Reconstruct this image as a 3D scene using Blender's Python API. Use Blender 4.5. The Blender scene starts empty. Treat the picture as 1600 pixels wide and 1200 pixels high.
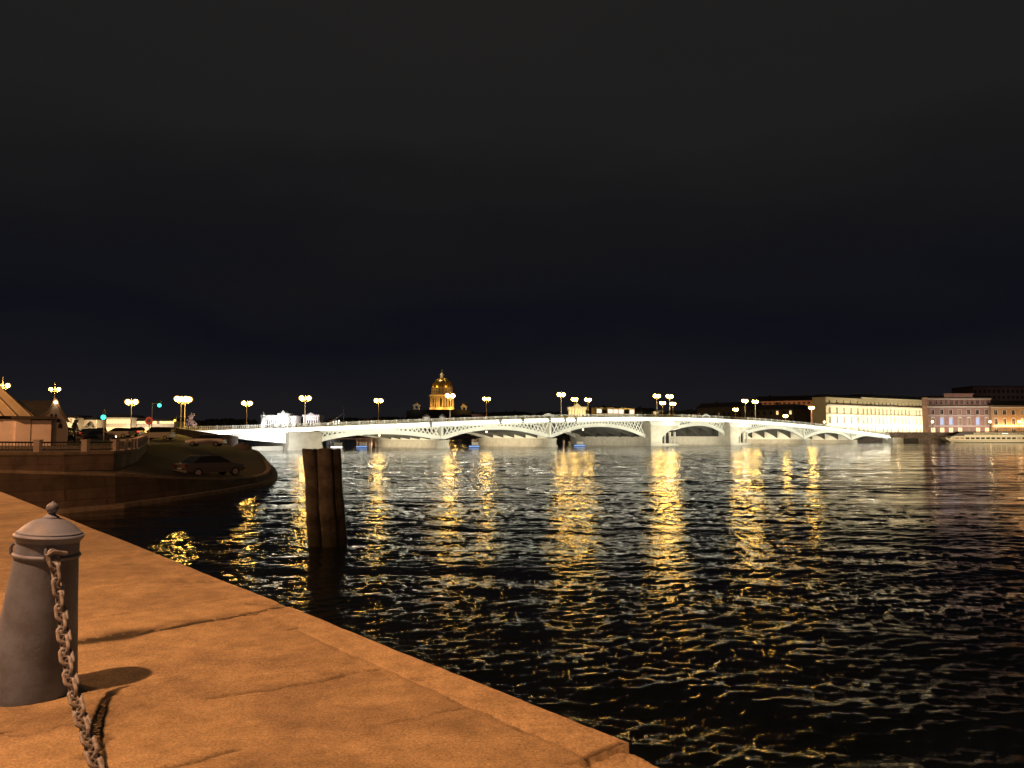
import bpy, math, random
import numpy as np
from mathutils import Vector, Matrix
random.seed(7); RNG = np.random.default_rng(7)
R = math.radians; PI = math.pi
S = bpy.context.scene
C = S.collection

# ------------------------------------------------------------------ camera
CAMZ = 3.8; FPX = 1200.0; PITCH = math.atan(78 / 1200)
cam_d = bpy.data.cameras.new('camera'); cam = bpy.data.objects.new('camera', cam_d); C.objects.link(cam)
cam.location = (0, 0, CAMZ); cam.rotation_euler = (PI / 2 + PITCH, 0, 0)
cam_d.sensor_width = 36; cam_d.lens = 27; cam_d.clip_start = 0.05; cam_d.clip_end = 8000
S.camera = cam
# ------------------------------------------------------------------ exposure and sampling
S.view_settings.view_transform = 'Standard'; S.view_settings.look = 'None'
S.view_settings.exposure = 0; S.view_settings.gamma = 1
cy = S.cycles
cy.max_bounces = 5; cy.diffuse_bounces = 2; cy.glossy_bounces = 3; cy.transparent_max_bounces = 8
cy.transmission_bounces = 2; cy.sample_clamp_indirect = 6; cy.sample_clamp_direct = 0
cy.caustics_reflective = False; cy.caustics_refractive = False
cy.use_light_tree = True; cy.use_denoising = True; cy.use_adaptive_sampling = False
# ------------------------------------------------------------------ night sky: low cloud lit by the town, clearer navy near the horizon
W = bpy.data.worlds.new('World'); S.world = W; W.use_nodes = True
nt = W.node_tree; nt.nodes.clear()
def N(nt, typ, **kw):
    n = nt.nodes.new(typ)
    for k, v in kw.items():
        if k in n.inputs: n.inputs[k].default_value = v
        else: setattr(n, k, v)
    return n
tc = N(nt, 'ShaderNodeTexCoord'); sep = N(nt, 'ShaderNodeSeparateXYZ')
nt.links.new(tc.outputs['Generated'], sep.inputs[0])
mp = N(nt, 'ShaderNodeMapping'); mp.inputs['Scale'].default_value = (1.2, 1.2, 4.0)
nt.links.new(tc.outputs['Generated'], mp.inputs[0])
nz = N(nt, 'ShaderNodeTexNoise', Scale=1.6, Detail=5.0, Roughness=0.5)
nt.links.new(mp.outputs[0], nz.inputs['Vector'])
ma = N(nt, 'ShaderNodeMath', operation='MULTIPLY_ADD'); ma.inputs[1].default_value = 0.26; ma.inputs[2].default_value = -0.13
nt.links.new(nz.outputs['Fac'], ma.inputs[0])
ad = N(nt, 'ShaderNodeMath', operation='ADD'); nt.links.new(sep.outputs['Z'], ad.inputs[0]); nt.links.new(ma.outputs[0], ad.inputs[1])
cr = N(nt, 'ShaderNodeValToRGB'); nt.links.new(ad.outputs[0], cr.inputs[0])
el = cr.color_ramp.elements
el[0].position = 0.0; el[0].color = (0.0110, 0.0100, 0.0118, 1)
el[1].position = 0.55; el[1].color = (0.0145, 0.0136, 0.0133, 1)
for p, c in ((0.07, (0.0078, 0.0078, 0.0108)), (0.15, (0.0048, 0.0052, 0.0088)), (0.27, (0.0082, 0.0080, 0.0090)), (0.36, (0.0126, 0.0121, 0.0121))):
    e = el.new(p); e.color = (*c, 1)
bg = N(nt, 'ShaderNodeBackground', Strength=1.0); nt.links.new(cr.outputs[0], bg.inputs[0])
wo = N(nt, 'ShaderNodeOutputWorld'); nt.links.new(bg.outputs[0], wo.inputs[0])
W.cycles.sampling_method = 'NONE'

# ------------------------------------------------------------------ pixel <-> place
cp, sp = math.cos(PITCH), math.sin(PITCH)
def ray(px, py):
    u = (px - 800) / FPX; v = (600 - py) / FPX
    return Vector((u, cp - v * sp, sp + v * cp))
def at_y(px, py, Y):
    d = ray(px, py); return Vector((0, 0, CAMZ)) + d * (Y / d.y)
def on_z(px, py, z):
    d = ray(px, py); return Vector((0, 0, CAMZ)) + d * ((z - CAMZ) / d.z)

# ------------------------------------------------------------------ materials
MATS = {}
def mat(name, col, rough=0.7, metal=0.0, var=0.0, vscale=4.0, bump=0.0, bscale=20.0, col2=None, spec=0.5, emit=None, estr=0.0, coat=0.0):
    m = bpy.data.materials.new(name); m.use_nodes = True
    t = m.node_tree; b = t.nodes['Principled BSDF']
    b.inputs['Base Color'].default_value = (*col, 1); b.inputs['Roughness'].default_value = rough
    b.inputs['Metallic'].default_value = metal; b.inputs['Specular IOR Level'].default_value = spec
    b.inputs['Coat Weight'].default_value = coat
    if emit: b.inputs['Emission Color'].default_value = (*emit, 1); b.inputs['Emission Strength'].default_value = estr
    if var or bump:
        tc = N(t, 'ShaderNodeTexCoord')
    if var:
        n = N(t, 'ShaderNodeTexNoise', Scale=vscale, Detail=7.0, Roughness=0.62)
        t.links.new(tc.outputs['Object'], n.inputs['Vector'])
        r = N(t, 'ShaderNodeValToRGB'); t.links.new(n.outputs['Fac'], r.inputs[0])
        c2 = col2 or tuple(x * (1 - var) for x in col)
        r.color_ramp.elements[0].position = 0.36; r.color_ramp.elements[0].color = (*c2, 1)
        r.color_ramp.elements[1].position = 0.62; r.color_ramp.elements[1].color = (*col, 1)
        t.links.new(r.outputs[0], b.inputs['Base Color'])
    if bump:
        n2 = N(t, 'ShaderNodeTexNoise', Scale=bscale, Detail=6.0, Roughness=0.65)
        t.links.new(tc.outputs['Object'], n2.inputs['Vector'])
        bp = N(t, 'ShaderNodeBump', Strength=bump, Distance=0.02)
        t.links.new(n2.outputs['Fac'], bp.inputs['Height']); t.links.new(bp.outputs[0], b.inputs['Normal'])
    MATS[name] = m; return m
def masonry(name, col, mort, bw, bh):
    m = mat(name, col, .88, var=.45, vscale=.9, bump=.5, bscale=6); t = m.node_tree; b = t.nodes['Principled BSDF']
    tc = N(t, 'ShaderNodeTexCoord'); sp_ = N(t, 'ShaderNodeSeparateXYZ'); cb = N(t, 'ShaderNodeCombineXYZ'); t.links.new(tc.outputs['Object'], sp_.inputs[0])
    a = N(t, 'ShaderNodeMath', operation='SUBTRACT'); t.links.new(sp_.outputs[0], a.inputs[0]); t.links.new(sp_.outputs[1], a.inputs[1])
    t.links.new(a.outputs[0], cb.inputs[0]); t.links.new(sp_.outputs[2], cb.inputs[1])
    br = N(t, 'ShaderNodeTexBrick'); t.links.new(cb.outputs[0], br.inputs[0]); br.inputs['Scale'].default_value = 1; br.inputs['Brick Width'].default_value = bw; br.inputs['Row Height'].default_value = bh
    br.inputs['Mortar Size'].default_value = .025; br.inputs['Color1'].default_value = (1, 1, 1, 1); br.inputs['Color2'].default_value = (.72, .72, .72, 1); br.inputs['Mortar'].default_value = (*mort, 1)
    mx = N(t, 'ShaderNodeMix', data_type='RGBA', blend_type='MULTIPLY'); mx.inputs[0].default_value = 1
    src = b.inputs['Base Color'].links[0].from_socket; t.links.new(src, mx.inputs[6]); t.links.new(br.outputs[0], mx.inputs[7]); t.links.new(mx.outputs[2], b.inputs['Base Color'])
def emat(name, col, strength, sample=True):
    m = bpy.data.materials.new(name); m.use_nodes = True; t = m.node_tree; t.nodes.clear()
    e = N(t, 'ShaderNodeEmission', Strength=strength); e.inputs[0].default_value = (*col, 1)
    o = N(t, 'ShaderNodeOutputMaterial'); t.links.new(e.outputs[0], o.inputs[0])
    m.cycles.emission_sampling = 'AUTO' if sample else 'NONE'
    MATS[name] = m; return m
def glow_shell(name, col, strength, thru):
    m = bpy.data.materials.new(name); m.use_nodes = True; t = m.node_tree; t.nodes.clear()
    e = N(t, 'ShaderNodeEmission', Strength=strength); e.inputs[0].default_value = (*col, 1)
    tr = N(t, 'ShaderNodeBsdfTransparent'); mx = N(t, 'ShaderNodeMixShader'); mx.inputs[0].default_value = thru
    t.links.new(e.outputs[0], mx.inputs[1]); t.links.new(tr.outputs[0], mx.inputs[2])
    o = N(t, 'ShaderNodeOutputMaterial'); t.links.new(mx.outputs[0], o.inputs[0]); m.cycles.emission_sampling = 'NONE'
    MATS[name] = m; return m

mat('bridge_paint', (.74, .76, .70), .45, var=.12, vscale=.4, bump=.1, bscale=3)
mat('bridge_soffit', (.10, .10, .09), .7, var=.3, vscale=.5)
mat('gap_shade', (.16, .16, .14), .5)
mat('pier_stone', (.45, .43, .36), .85, var=.2, vscale=.6, bump=.5, bscale=2)


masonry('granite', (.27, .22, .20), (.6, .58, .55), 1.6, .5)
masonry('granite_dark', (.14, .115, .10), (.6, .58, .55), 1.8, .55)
mat('asphalt', (.040, .031, .024), .9, var=.3, vscale=1.5, bump=.5, bscale=8)
mat('kerb', (.30, .26, .21), .85, var=.4, vscale=2.0, bump=.4, bscale=8)
mat('shade_stone', (.035, .033, .03), .9, var=.4, vscale=1.0)  # near-black tone painting the shade inside the drawbridge piers
mat('street', (.06, .055, .05), .8, var=.3, vscale=.6)
mat('iron', (.05, .05, .055), .5, metal=.3)
mat('post_paint', (.62, .56, .46), .5)
mat('wood', (.070, .068, .062), .9, var=.65, vscale=1.6, bump=1.0, bscale=7, col2=(.010, .010, .009))
mat('gold', (.95, .62, .18), .32, metal=.9)
mat('stone_warm', (.55, .45, .32), .8)
mat('stone_dark', (.05, .045, .04), .9)
mat('yellow_wall', (.78, .71, .52), .8, var=.12, vscale=.3)
mat('cream_wall', (.72, .66, .52), .8, var=.12, vscale=.3)
mat('white_trim', (.76, .72, .64), .7)
mat('pink_wall', (.50, .31, .27), .85, var=.22, vscale=.3)
mat('orange_wall', (.60, .40, .22), .85, var=.15, vscale=.3)
mat('brown_wall', (.34, .22, .16), .9, var=.25, vscale=.2)
mat('dull_wall', (.16, .13, .11), .9, var=.3, vscale=.1)
mat('roof_metal', (.06, .055, .05), .6, var=.3, vscale=.5)
mat('glass_dark', (.02, .022, .025), .12, spec=.6)
mat('window_lit', (.4, .3, .15), .5, emit=(1, .68, .32), estr=1.6)
mat('window_dim', (.2, .13, .07), .5, emit=(1, .6, .3), estr=.16)
mat('window_blue', (.2, .25, .4), .5, emit=(.45, .6, 1), estr=.9)
mat('boat_white', (.62, .60, .50), .5)
mat('boat_dark', (.03, .03, .035), .5)
mat('chapel_wall', (.74, .68, .66), .85, var=.15, vscale=1.0, bump=.3, bscale=5)
mat('chapel_roof', (.48, .44, .31), .6, var=.25, vscale=.8)
mat('white_car', (.62, .61, .58), .3, coat=.5)
mat('dark_car', (.085, .085, .095), .3, coat=.8)
mat('red_car', (.28, .04, .03), .35, coat=.5)
mat('yellow_car', (.62, .42, .10), .35, coat=.5)
mat('silver_car', (.30, .30, .30), .3, coat=.5)
mat('plate', (.65, .63, .58), .5)
mat('tyre', (.02, .02, .02), .9)
mat('rim', (.55, .55, .56), .35, metal=.6)
mat('car_glass', (.015, .017, .02), .08, spec=.8)
mat('sign_red', (.80, .12, .14), .5)
mat('tail_off', (.16, .02, .02), .3)
mat('sign_face', (.8, .78, .78), .5)
mat('fir', (.025, .04, .02), .9)
mat('leaf', (.05, .06, .03), .9)
mat('trunk', (.06, .045, .035), .9)
emat('bulb', (1.0, .56, .10), 330)
emat('bulb_small', (1.0, .70, .36), 16)
emat('bulb_dim', (1.0, .72, .38), 7)
emat('bulb_white', (1.0, .90, .72), 30)
glow_shell('lantern_halo', (1.0, .52, .10), 2.8, .60)  # see-through glow standing in for lamp bloom
emat('led', (1.0, .95, .80), 30)
emat('green_light', (.05, 1.0, .72), 3.5, False)
emat('yellow_light', (1.0, .55, .06), 3.0, False)
emat('tail_light', (1.0, .06, .03), 3.0, False)
emat('head_light', (1.0, .92, .75), 9.0, False)
emat('police_blue', (.3, .5, 1.0), 1.0, False)
emat('glow_white', (1.0, .93, .80), 2.2, False)
emat('bus_inside', (1.0, .80, .62), 1.4, False)
M = MATS

_m = M['wood']; _t = _m.node_tree; _b = _t.nodes['Principled BSDF']; _tc = N(_t, 'ShaderNodeTexCoord'); _s = N(_t, 'ShaderNodeSeparateXYZ'); _t.links.new(_tc.outputs['Object'], _s.inputs[0])
_n = N(_t, 'ShaderNodeTexNoise', Scale=5.0, Detail=4.0); _t.links.new(_tc.outputs['Object'], _n.inputs['Vector'])
_a = N(_t, 'ShaderNodeMath', operation='MULTIPLY_ADD'); _a.inputs[1].default_value = -.5; _t.links.new(_n.outputs['Fac'], _a.inputs[0]); _t.links.new(_s.outputs[2], _a.inputs[2])
_r = N(_t, 'ShaderNodeMapRange'); _r.inputs['From Min'].default_value = .25; _r.inputs['From Max'].default_value = .05; _t.links.new(_a.outputs[0], _r.inputs[0])
_x = N(_t, 'ShaderNodeMix', data_type='RGBA'); _x.inputs[7].default_value = (.012, .014, .009, 1); _t.links.new(_r.outputs[0], _x.inputs[0]); _t.links.new(_b.inputs['Base Color'].links[0].from_socket, _x.inputs[6]); _t.links.new(_x.outputs[2], _b.inputs['Base Color'])   # weedy tide line
# ------------------------------------------------------------------ mesh builder
class MB:
    def __init__(s): s.v = []; s.f = []
    def add(s, vs, fs):
        o = len(s.v); s.v += [tuple(a) for a in vs]; s.f += [tuple(i + o for i in f) for f in fs]; return s
    def box(s, x0, x1, y0, y1, z0, z1):
        return s.hexa([(x0, y0, z0), (x1, y0, z0), (x1, y1, z0), (x0, y1, z0), (x0, y0, z1), (x1, y0, z1), (x1, y1, z1), (x0, y1, z1)])
    def hexa(s, p):
        return s.add(p, [(0, 3, 2, 1), (4, 5, 6, 7), (0, 1, 5, 4), (1, 2, 6, 5), (2, 3, 7, 6), (3, 0, 4, 7)])
    def lathe(s, prof, seg=24, c=(0, 0, 0), a0=0, sx=1, sy=1):
        vs = []; fs = []; n = len(prof)
        for i in range(seg):
            a = a0 + 2 * PI * i / seg
            for r, z in prof: vs.append((c[0] + r * math.cos(a) * sx, c[1] + r * math.sin(a) * sy, c[2] + z))
        for i in range(seg):
            j = (i + 1) % seg
            for k in range(n - 1): fs.append((i * n + k, j * n + k, j * n + k + 1, i * n + k + 1))
        fs.append(tuple(i * n + n - 1 for i in range(seg))); fs.append(tuple(i * n for i in reversed(range(seg))))
        return s.add(vs, fs)
    def sphere(s, c, r, seg=12, rings=8, sz=1):
        return s.lathe([(max(r * math.sin(PI * k / rings), r * .01), -r * sz * math.cos(PI * k / rings)) for k in range(rings + 1)], seg, c)
    def tube(s, pts, rad, seg=8, closed=False):
        pts = [Vector(p) for p in pts]; n = len(pts); vs = []; fs = []
        up = None
        for i, p in enumerate(pts):
            a = pts[(i - 1) % n] if (closed or i > 0) else p; b = pts[(i + 1) % n] if (closed or i < n - 1) else p
            t = (b - a).normalized()
            if up is None: up = t.orthogonal().normalized()
            else: up = (up - t * up.dot(t)).normalized()
            w = t.cross(up); r = rad[i] if isinstance(rad, (list, tuple)) else rad
            for k in range(seg):
                an = 2 * PI * k / seg; vs.append(p + (up * math.cos(an) + w * math.sin(an)) * r)
        for i in range(n if closed else n - 1):
            j = (i + 1) % n
            for k in range(seg): l = (k + 1) % seg; fs.append((i * seg + k, i * seg + l, j * seg + l, j * seg + k))
        if not closed: fs.append(tuple(reversed(range(seg)))); fs.append(tuple((n - 1) * seg + k for k in range(seg)))
        return s.add(vs, fs)
    def prism(s, poly, f0, f1):
        """poly: list of 2-D points; f0/f1 map one to 3-D on each end"""
        n = len(poly)
        return s.add([f0(*p) for p in poly] + [f1(*p) for p in poly],
                     [tuple(reversed(range(n))), tuple(range(n, 2 * n))] + [(i, (i + 1) % n, n + (i + 1) % n, n + i) for i in range(n)])
    def build(s, name, m, parent=None, smooth=False, bevel=0):
        me = bpy.data.meshes.new(name); me.from_pydata(s.v, [], s.f); me.validate(); me.update()
        me.materials.append(MATS[m] if isinstance(m, str) else m)
        if smooth:
            me.polygons.foreach_set('use_smooth', [True] * len(me.polygons)); 
            me.set_sharp_from_angle(angle=R(40))
        o = bpy.data.objects.new(name, me); C.objects.link(o)
        if parent: o.parent = parent
        if bevel:
            b = o.modifiers.new('bevel', 'BEVEL'); b.width = bevel; b.segments = 2; b.limit_method = 'ANGLE'
        return o
def tag(o, label=None, cat=None, group=None, kind=None):
    if label: o['label'] = label
    if cat: o['category'] = cat
    if group: o['group'] = group
    if kind: o['kind'] = kind
    return o
def thing(name, label, cat, loc=(0, 0, 0), rz=0, group=None):
    o = bpy.data.objects.new(name, None); C.objects.link(o); o.location = loc; o.rotation_euler = (0, 0, rz)
    o.empty_display_size = .5
    return tag(o, label, cat, group)
def struct(o): o['kind'] = 'structure'; return o
def copy_tree(o, parent=None):
    c = o.copy(); C.objects.link(c); c.parent = parent
    for ch in list(o.children): copy_tree(ch, c)
    return c
def area(loc, target, sx, sy, power, col, spread=180):  # unseen area light with no modelled fixture
    l = bpy.data.lights.new('unseen_flood', 'AREA'); l.shape = 'RECTANGLE'; l.size = sx; l.size_y = sy; l.energy = power; l.color = col; l.spread = R(spread)
    o = bpy.data.objects.new('unseen_flood', l); C.objects.link(o); o.location = loc
    d = Vector(target) - Vector(loc); o.rotation_euler = d.to_track_quat('-Z', 'Y').to_euler(); return o
def point(loc, power, col, r=.15, parent=None):
    l = bpy.data.lights.new('lamp_light', 'POINT'); l.energy = power; l.color = col; l.shadow_soft_size = r
    o = bpy.data.objects.new('lamp_light', l); C.objects.link(o); o.location = loc
    if parent: o.parent = parent
    return o
SODIUM = (1.0, .42, .155)
WARM = (1.0, .62, .28)

# ================================================================== WATER
mw = bpy.data.materials.new('water'); mw.use_nodes = True; t = mw.node_tree; b = t.nodes['Principled BSDF']
b.inputs['Base Color'].default_value = (.004, .007, .008, 1); b.inputs['Roughness'].default_value = .035; b.inputs['IOR'].default_value = 1.333; b.inputs['Specular IOR Level'].default_value = .37
tcw = N(t, 'ShaderNodeTexCoord')
def wnoise(scale, det, sx, sy):
    m_ = N(t, 'ShaderNodeMapping'); m_.inputs['Scale'].default_value = (sx, sy, 1); m_.inputs['Rotation'].default_value = (0, 0, R(8))
    t.links.new(tcw.outputs['Object'], m_.inputs[0])
    n_ = N(t, 'ShaderNodeTexNoise', Scale=scale, Detail=det, Roughness=.6); t.links.new(m_.outputs[0], n_.inputs['Vector']); return n_
n1 = wnoise(5.5, 6, .42, 1.0); n2 = wnoise(.35, 3, .45, 1.0)
b1 = N(t, 'ShaderNodeBump', Strength=1.0, Distance=.042); b2 = N(t, 'ShaderNodeBump', Strength=1.0, Distance=.21)
t.links.new(n1.outputs['Fac'], b1.inputs['Height']); t.links.new(n2.outputs['Fac'], b2.inputs['Height'])
n3 = wnoise(.085, 3, .22, 1.3); b3 = N(t, 'ShaderNodeBump', Strength=1.0, Distance=.34); t.links.new(n3.outputs['Fac'], b3.inputs['Height']); t.links.new(b3.outputs[0], b2.inputs['Normal'])
t.links.new(b2.outputs[0], b1.inputs['Normal']); t.links.new(b1.outputs[0], b.inputs['Normal'])
ng = wnoise(.06, 5, .22, 1.7); rg = N(t, 'ShaderNodeMapRange'); rg.inputs['From Min'].default_value = .42; rg.inputs['From Max'].default_value = .58; rg.inputs['To Min'].default_value = .3; rg.inputs['To Max'].default_value = 1.0
t.links.new(ng.outputs['Fac'], rg.inputs[0]); t.links.new(rg.outputs[0], b1.inputs['Strength']); t.links.new(rg.outputs[0], b2.inputs['Strength'])
def water():
    th = np.linspace(R(-70), R(70), 1450)
    r = [1.2]
    while r[-1] < 150: r.append(r[-1] * 1.0046)
    while r[-1] < 600: r.append(r[-1] * 1.006)
    while r[-1] < 5000: r.append(r[-1] * 1.05)
    r = np.array(r); nr, nth = len(r), len(th)
    X = (r[:, None] * np.sin(th)[None, :]); Y = (r[:, None] * np.cos(th)[None, :])
    sp_ = (r * .0040)[:, None]
    fade = np.clip((600 - r) / 300, 0, 1)[:, None]
    Z = np.zeros_like(X); DX = np.zeros_like(X); DY = np.zeros_like(X)
    n = 72
    lam = np.exp(np.linspace(math.log(.075), math.log(9.0), n))
    # slowly varying patches of rougher and calmer water
    gust = 1 + .35 * np.sin(X * .21 + 1.3 * np.sin(Y * .11) + .7) * np.sin(Y * .17 + X * .05)
    for i, L in enumerate(lam):
        k = 2 * PI / L
        wgt = math.exp(-((math.log(L) - math.log(.22)) / 1.15) ** 2)
        wgt = max(wgt, .24 * math.exp(-((math.log(L) - math.log(2.2)) / .4) ** 2))
        a = .040 * wgt / k * (1.0 + .4 * RNG.random())
        ang = R(90 + RNG.normal(0, 28 if L > .5 else 38) + (24 if i % 3 == 0 else -8))
        dx, dy = math.cos(ang), math.sin(ang); ph = RNG.random() * 2 * PI
        f = np.clip((L / sp_ - 2.2) / 2, 0, 1) * fade * gust
        arg = k * (dx * X + dy * Y) + ph + .6 * np.sin(X * .9 / L ** .5 * .3 + i) 
        Z += a * f * np.sin(arg); c = a * f * np.cos(arg) * 1.0
        DX += dx * c; DY += dy * c
    co = np.stack([X + DX, Y + DY, Z], -1).reshape(-1, 3).astype(np.float32)
    i0 = (np.arange(nr - 1)[:, None] * nth + np.arange(nth - 1)[None, :]).reshape(-1)
    q = np.stack([i0, i0 + nth, i0 + nth + 1, i0 + 1], -1)[:, ::-1].astype(np.int32)
    # outer sheet under everything else, a little lower
    base = len(co)
    ex = np.array([(-5000, -300, -.35), (5000, -300, -.35), (5000, 5000, -.35), (-5000, 5000, -.35)], np.float32)
    co = np.concatenate([co, ex]); q = np.concatenate([q, np.array([[base, base + 1, base + 2, base + 3]], np.int32)])
    me = bpy.data.meshes.new('water'); me.vertices.add(len(co)); me.vertices.foreach_set('co', co.ravel())
    me.loops.add(q.size); me.loops.foreach_set('vertex_index', q.ravel())
    me.polygons.add(len(q)); me.polygons.foreach_set('loop_start', np.arange(0, q.size, 4, dtype=np.int32)); me.polygons.foreach_set('loop_total', np.full(len(q), 4, np.int32))
    me.polygons.foreach_set('use_smooth', np.ones(len(q), bool)); me.update(); me.validate()
    me.materials.append(mw); o = bpy.data.objects.new('water', me); C.objects.link(o); struct(o)
water()

# ================================================================== NEAR QUAY
QZ = 2.3
EA = on_z(980, 1160, QZ); EB = on_z(0, 768, QZ)
qd = (EB - EA).normalized(); qn = Vector((-qd.y, qd.x, 0))
if qn.x > 0: qn = -qn
def q_sw(p): d = p - EA; return d.dot(qd), d.dot(qn)
def qpt(s, w, z=QZ): p = EA + qd * s + qn * w; return Vector((p.x, p.y, z))
mq = bpy.data.materials.new('quay_stone'); mq.use_nodes = True; t = mq.node_tree; b = t.nodes['Principled BSDF']
b.inputs['Roughness'].default_value = .88
tcq = N(t, 'ShaderNodeTexCoord'); at_ = N(t, 'ShaderNodeAttribute'); at_.attribute_name = 'coping'
na = N(t, 'ShaderNodeTexNoise', Scale=1.1, Detail=6, Roughness=.6, Distortion=.6); nb = N(t, 'ShaderNodeTexNoise', Scale=70, Detail=5, Roughness=.8)
nc = N(t, 'ShaderNodeTexNoise', Scale=6, Detail=9, Roughness=.75)
for n_ in (na, nb, nc): t.links.new(tcq.outputs['Object'], n_.inputs['Vector'])
ra = N(t, 'ShaderNodeValToRGB'); t.links.new(na.outputs['Fac'], ra.inputs[0])
ra.color_ramp.elements[0].position = .40; ra.color_ramp.elements[0].color = (.29, .235, .165, 1)
ra.color_ramp.elements[1].position = .57; ra.color_ramp.elements[1].color = (.42, .345, .23, 1)
mx1 = N(t, 'ShaderNodeMix', data_type='RGBA'); mx1.inputs[7].default_value = (.50, .41, .275, 1)
t.links.new(at_.outputs['Fac'], mx1.inputs[0]); t.links.new(ra.outputs[0], mx1.inputs[6])
rb = N(t, 'ShaderNodeValToRGB'); t.links.new(nb.outputs['Fac'], rb.inputs[0])
rb.color_ramp.elements[0].position = .36; rb.color_ramp.elements[0].color = (.50, .49, .48, 1); rb.color_ramp.elements[1].position = .62; rb.color_ramp.elements[1].color = (1.18, 1.18, 1.18, 1)
rc = N(t, 'ShaderNodeValToRGB'); t.links.new(nc.outputs['Fac'], rc.inputs[0])
rc.color_ramp.elements[0].position = .3; rc.color_ramp.elements[0].color = (.62, .62, .62, 1); rc.color_ramp.elements[1].position = .6; rc.color_ramp.elements[1].color = (1.1, 1.1, 1.1, 1)
m2 = N(t, 'ShaderNodeMix', data_type='RGBA', blend_type='MULTIPLY'); m2.inputs[0].default_value = 1; t.links.new(mx1.outputs[2], m2.inputs[6]); t.links.new(rb.outputs[0], m2.inputs[7])
m3 = N(t, 'ShaderNodeMix', data_type='RGBA', blend_type='MULTIPLY'); m3.inputs[0].default_value = 1; t.links.new(m2.outputs[2], m3.inputs[6]); t.links.new(rc.outputs[0], m3.inputs[7])
ad_ = N(t, 'ShaderNodeAttribute'); ad_.attribute_name = 'dirt'
m4 = N(t, 'ShaderNodeMix', data_type='RGBA'); m4.inputs[7].default_value = (.030, .025, .018, 1); t.links.new(ad_.outputs['Fac'], m4.inputs[0]); t.links.new(m3.outputs[2], m4.inputs[6])
t.links.new(m4.outputs[2], b.inputs['Base Color'])
bq = N(t, 'ShaderNodeBump', Strength=.8, Distance=.008); t.links.new(nb.outputs['Fac'], bq.inputs['Height'])
bq2 = N(t, 'ShaderNodeBump', Strength=.18, Distance=.008); t.links.new(nc.outputs['Fac'], bq2.inputs['Height']); t.links.new(bq2.outputs[0], bq.inputs['Normal'])
t.links.new(bq.outputs[0], b.inputs['Normal'])
def vnoise(x, y, seed=0):
    """cheap value noise"""
    xi = np.floor(x).astype(int); yi = np.floor(y).astype(int); xf = x - xi; yf = y - yi
    xf = xf * xf * (3 - 2 * xf); yf = yf * yf * (3 - 2 * yf)
    def h(a, b_):
        v = np.sin(a * 127.1 + b_ * 311.7 + seed * 74.7) * 43758.5453; return v - np.floor(v)
    return (h(xi, yi) * (1 - xf) + h(xi + 1, yi) * xf) * (1 - yf) + (h(xi, yi + 1) * (1 - xf) + h(xi + 1, yi + 1) * xf) * yf
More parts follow.
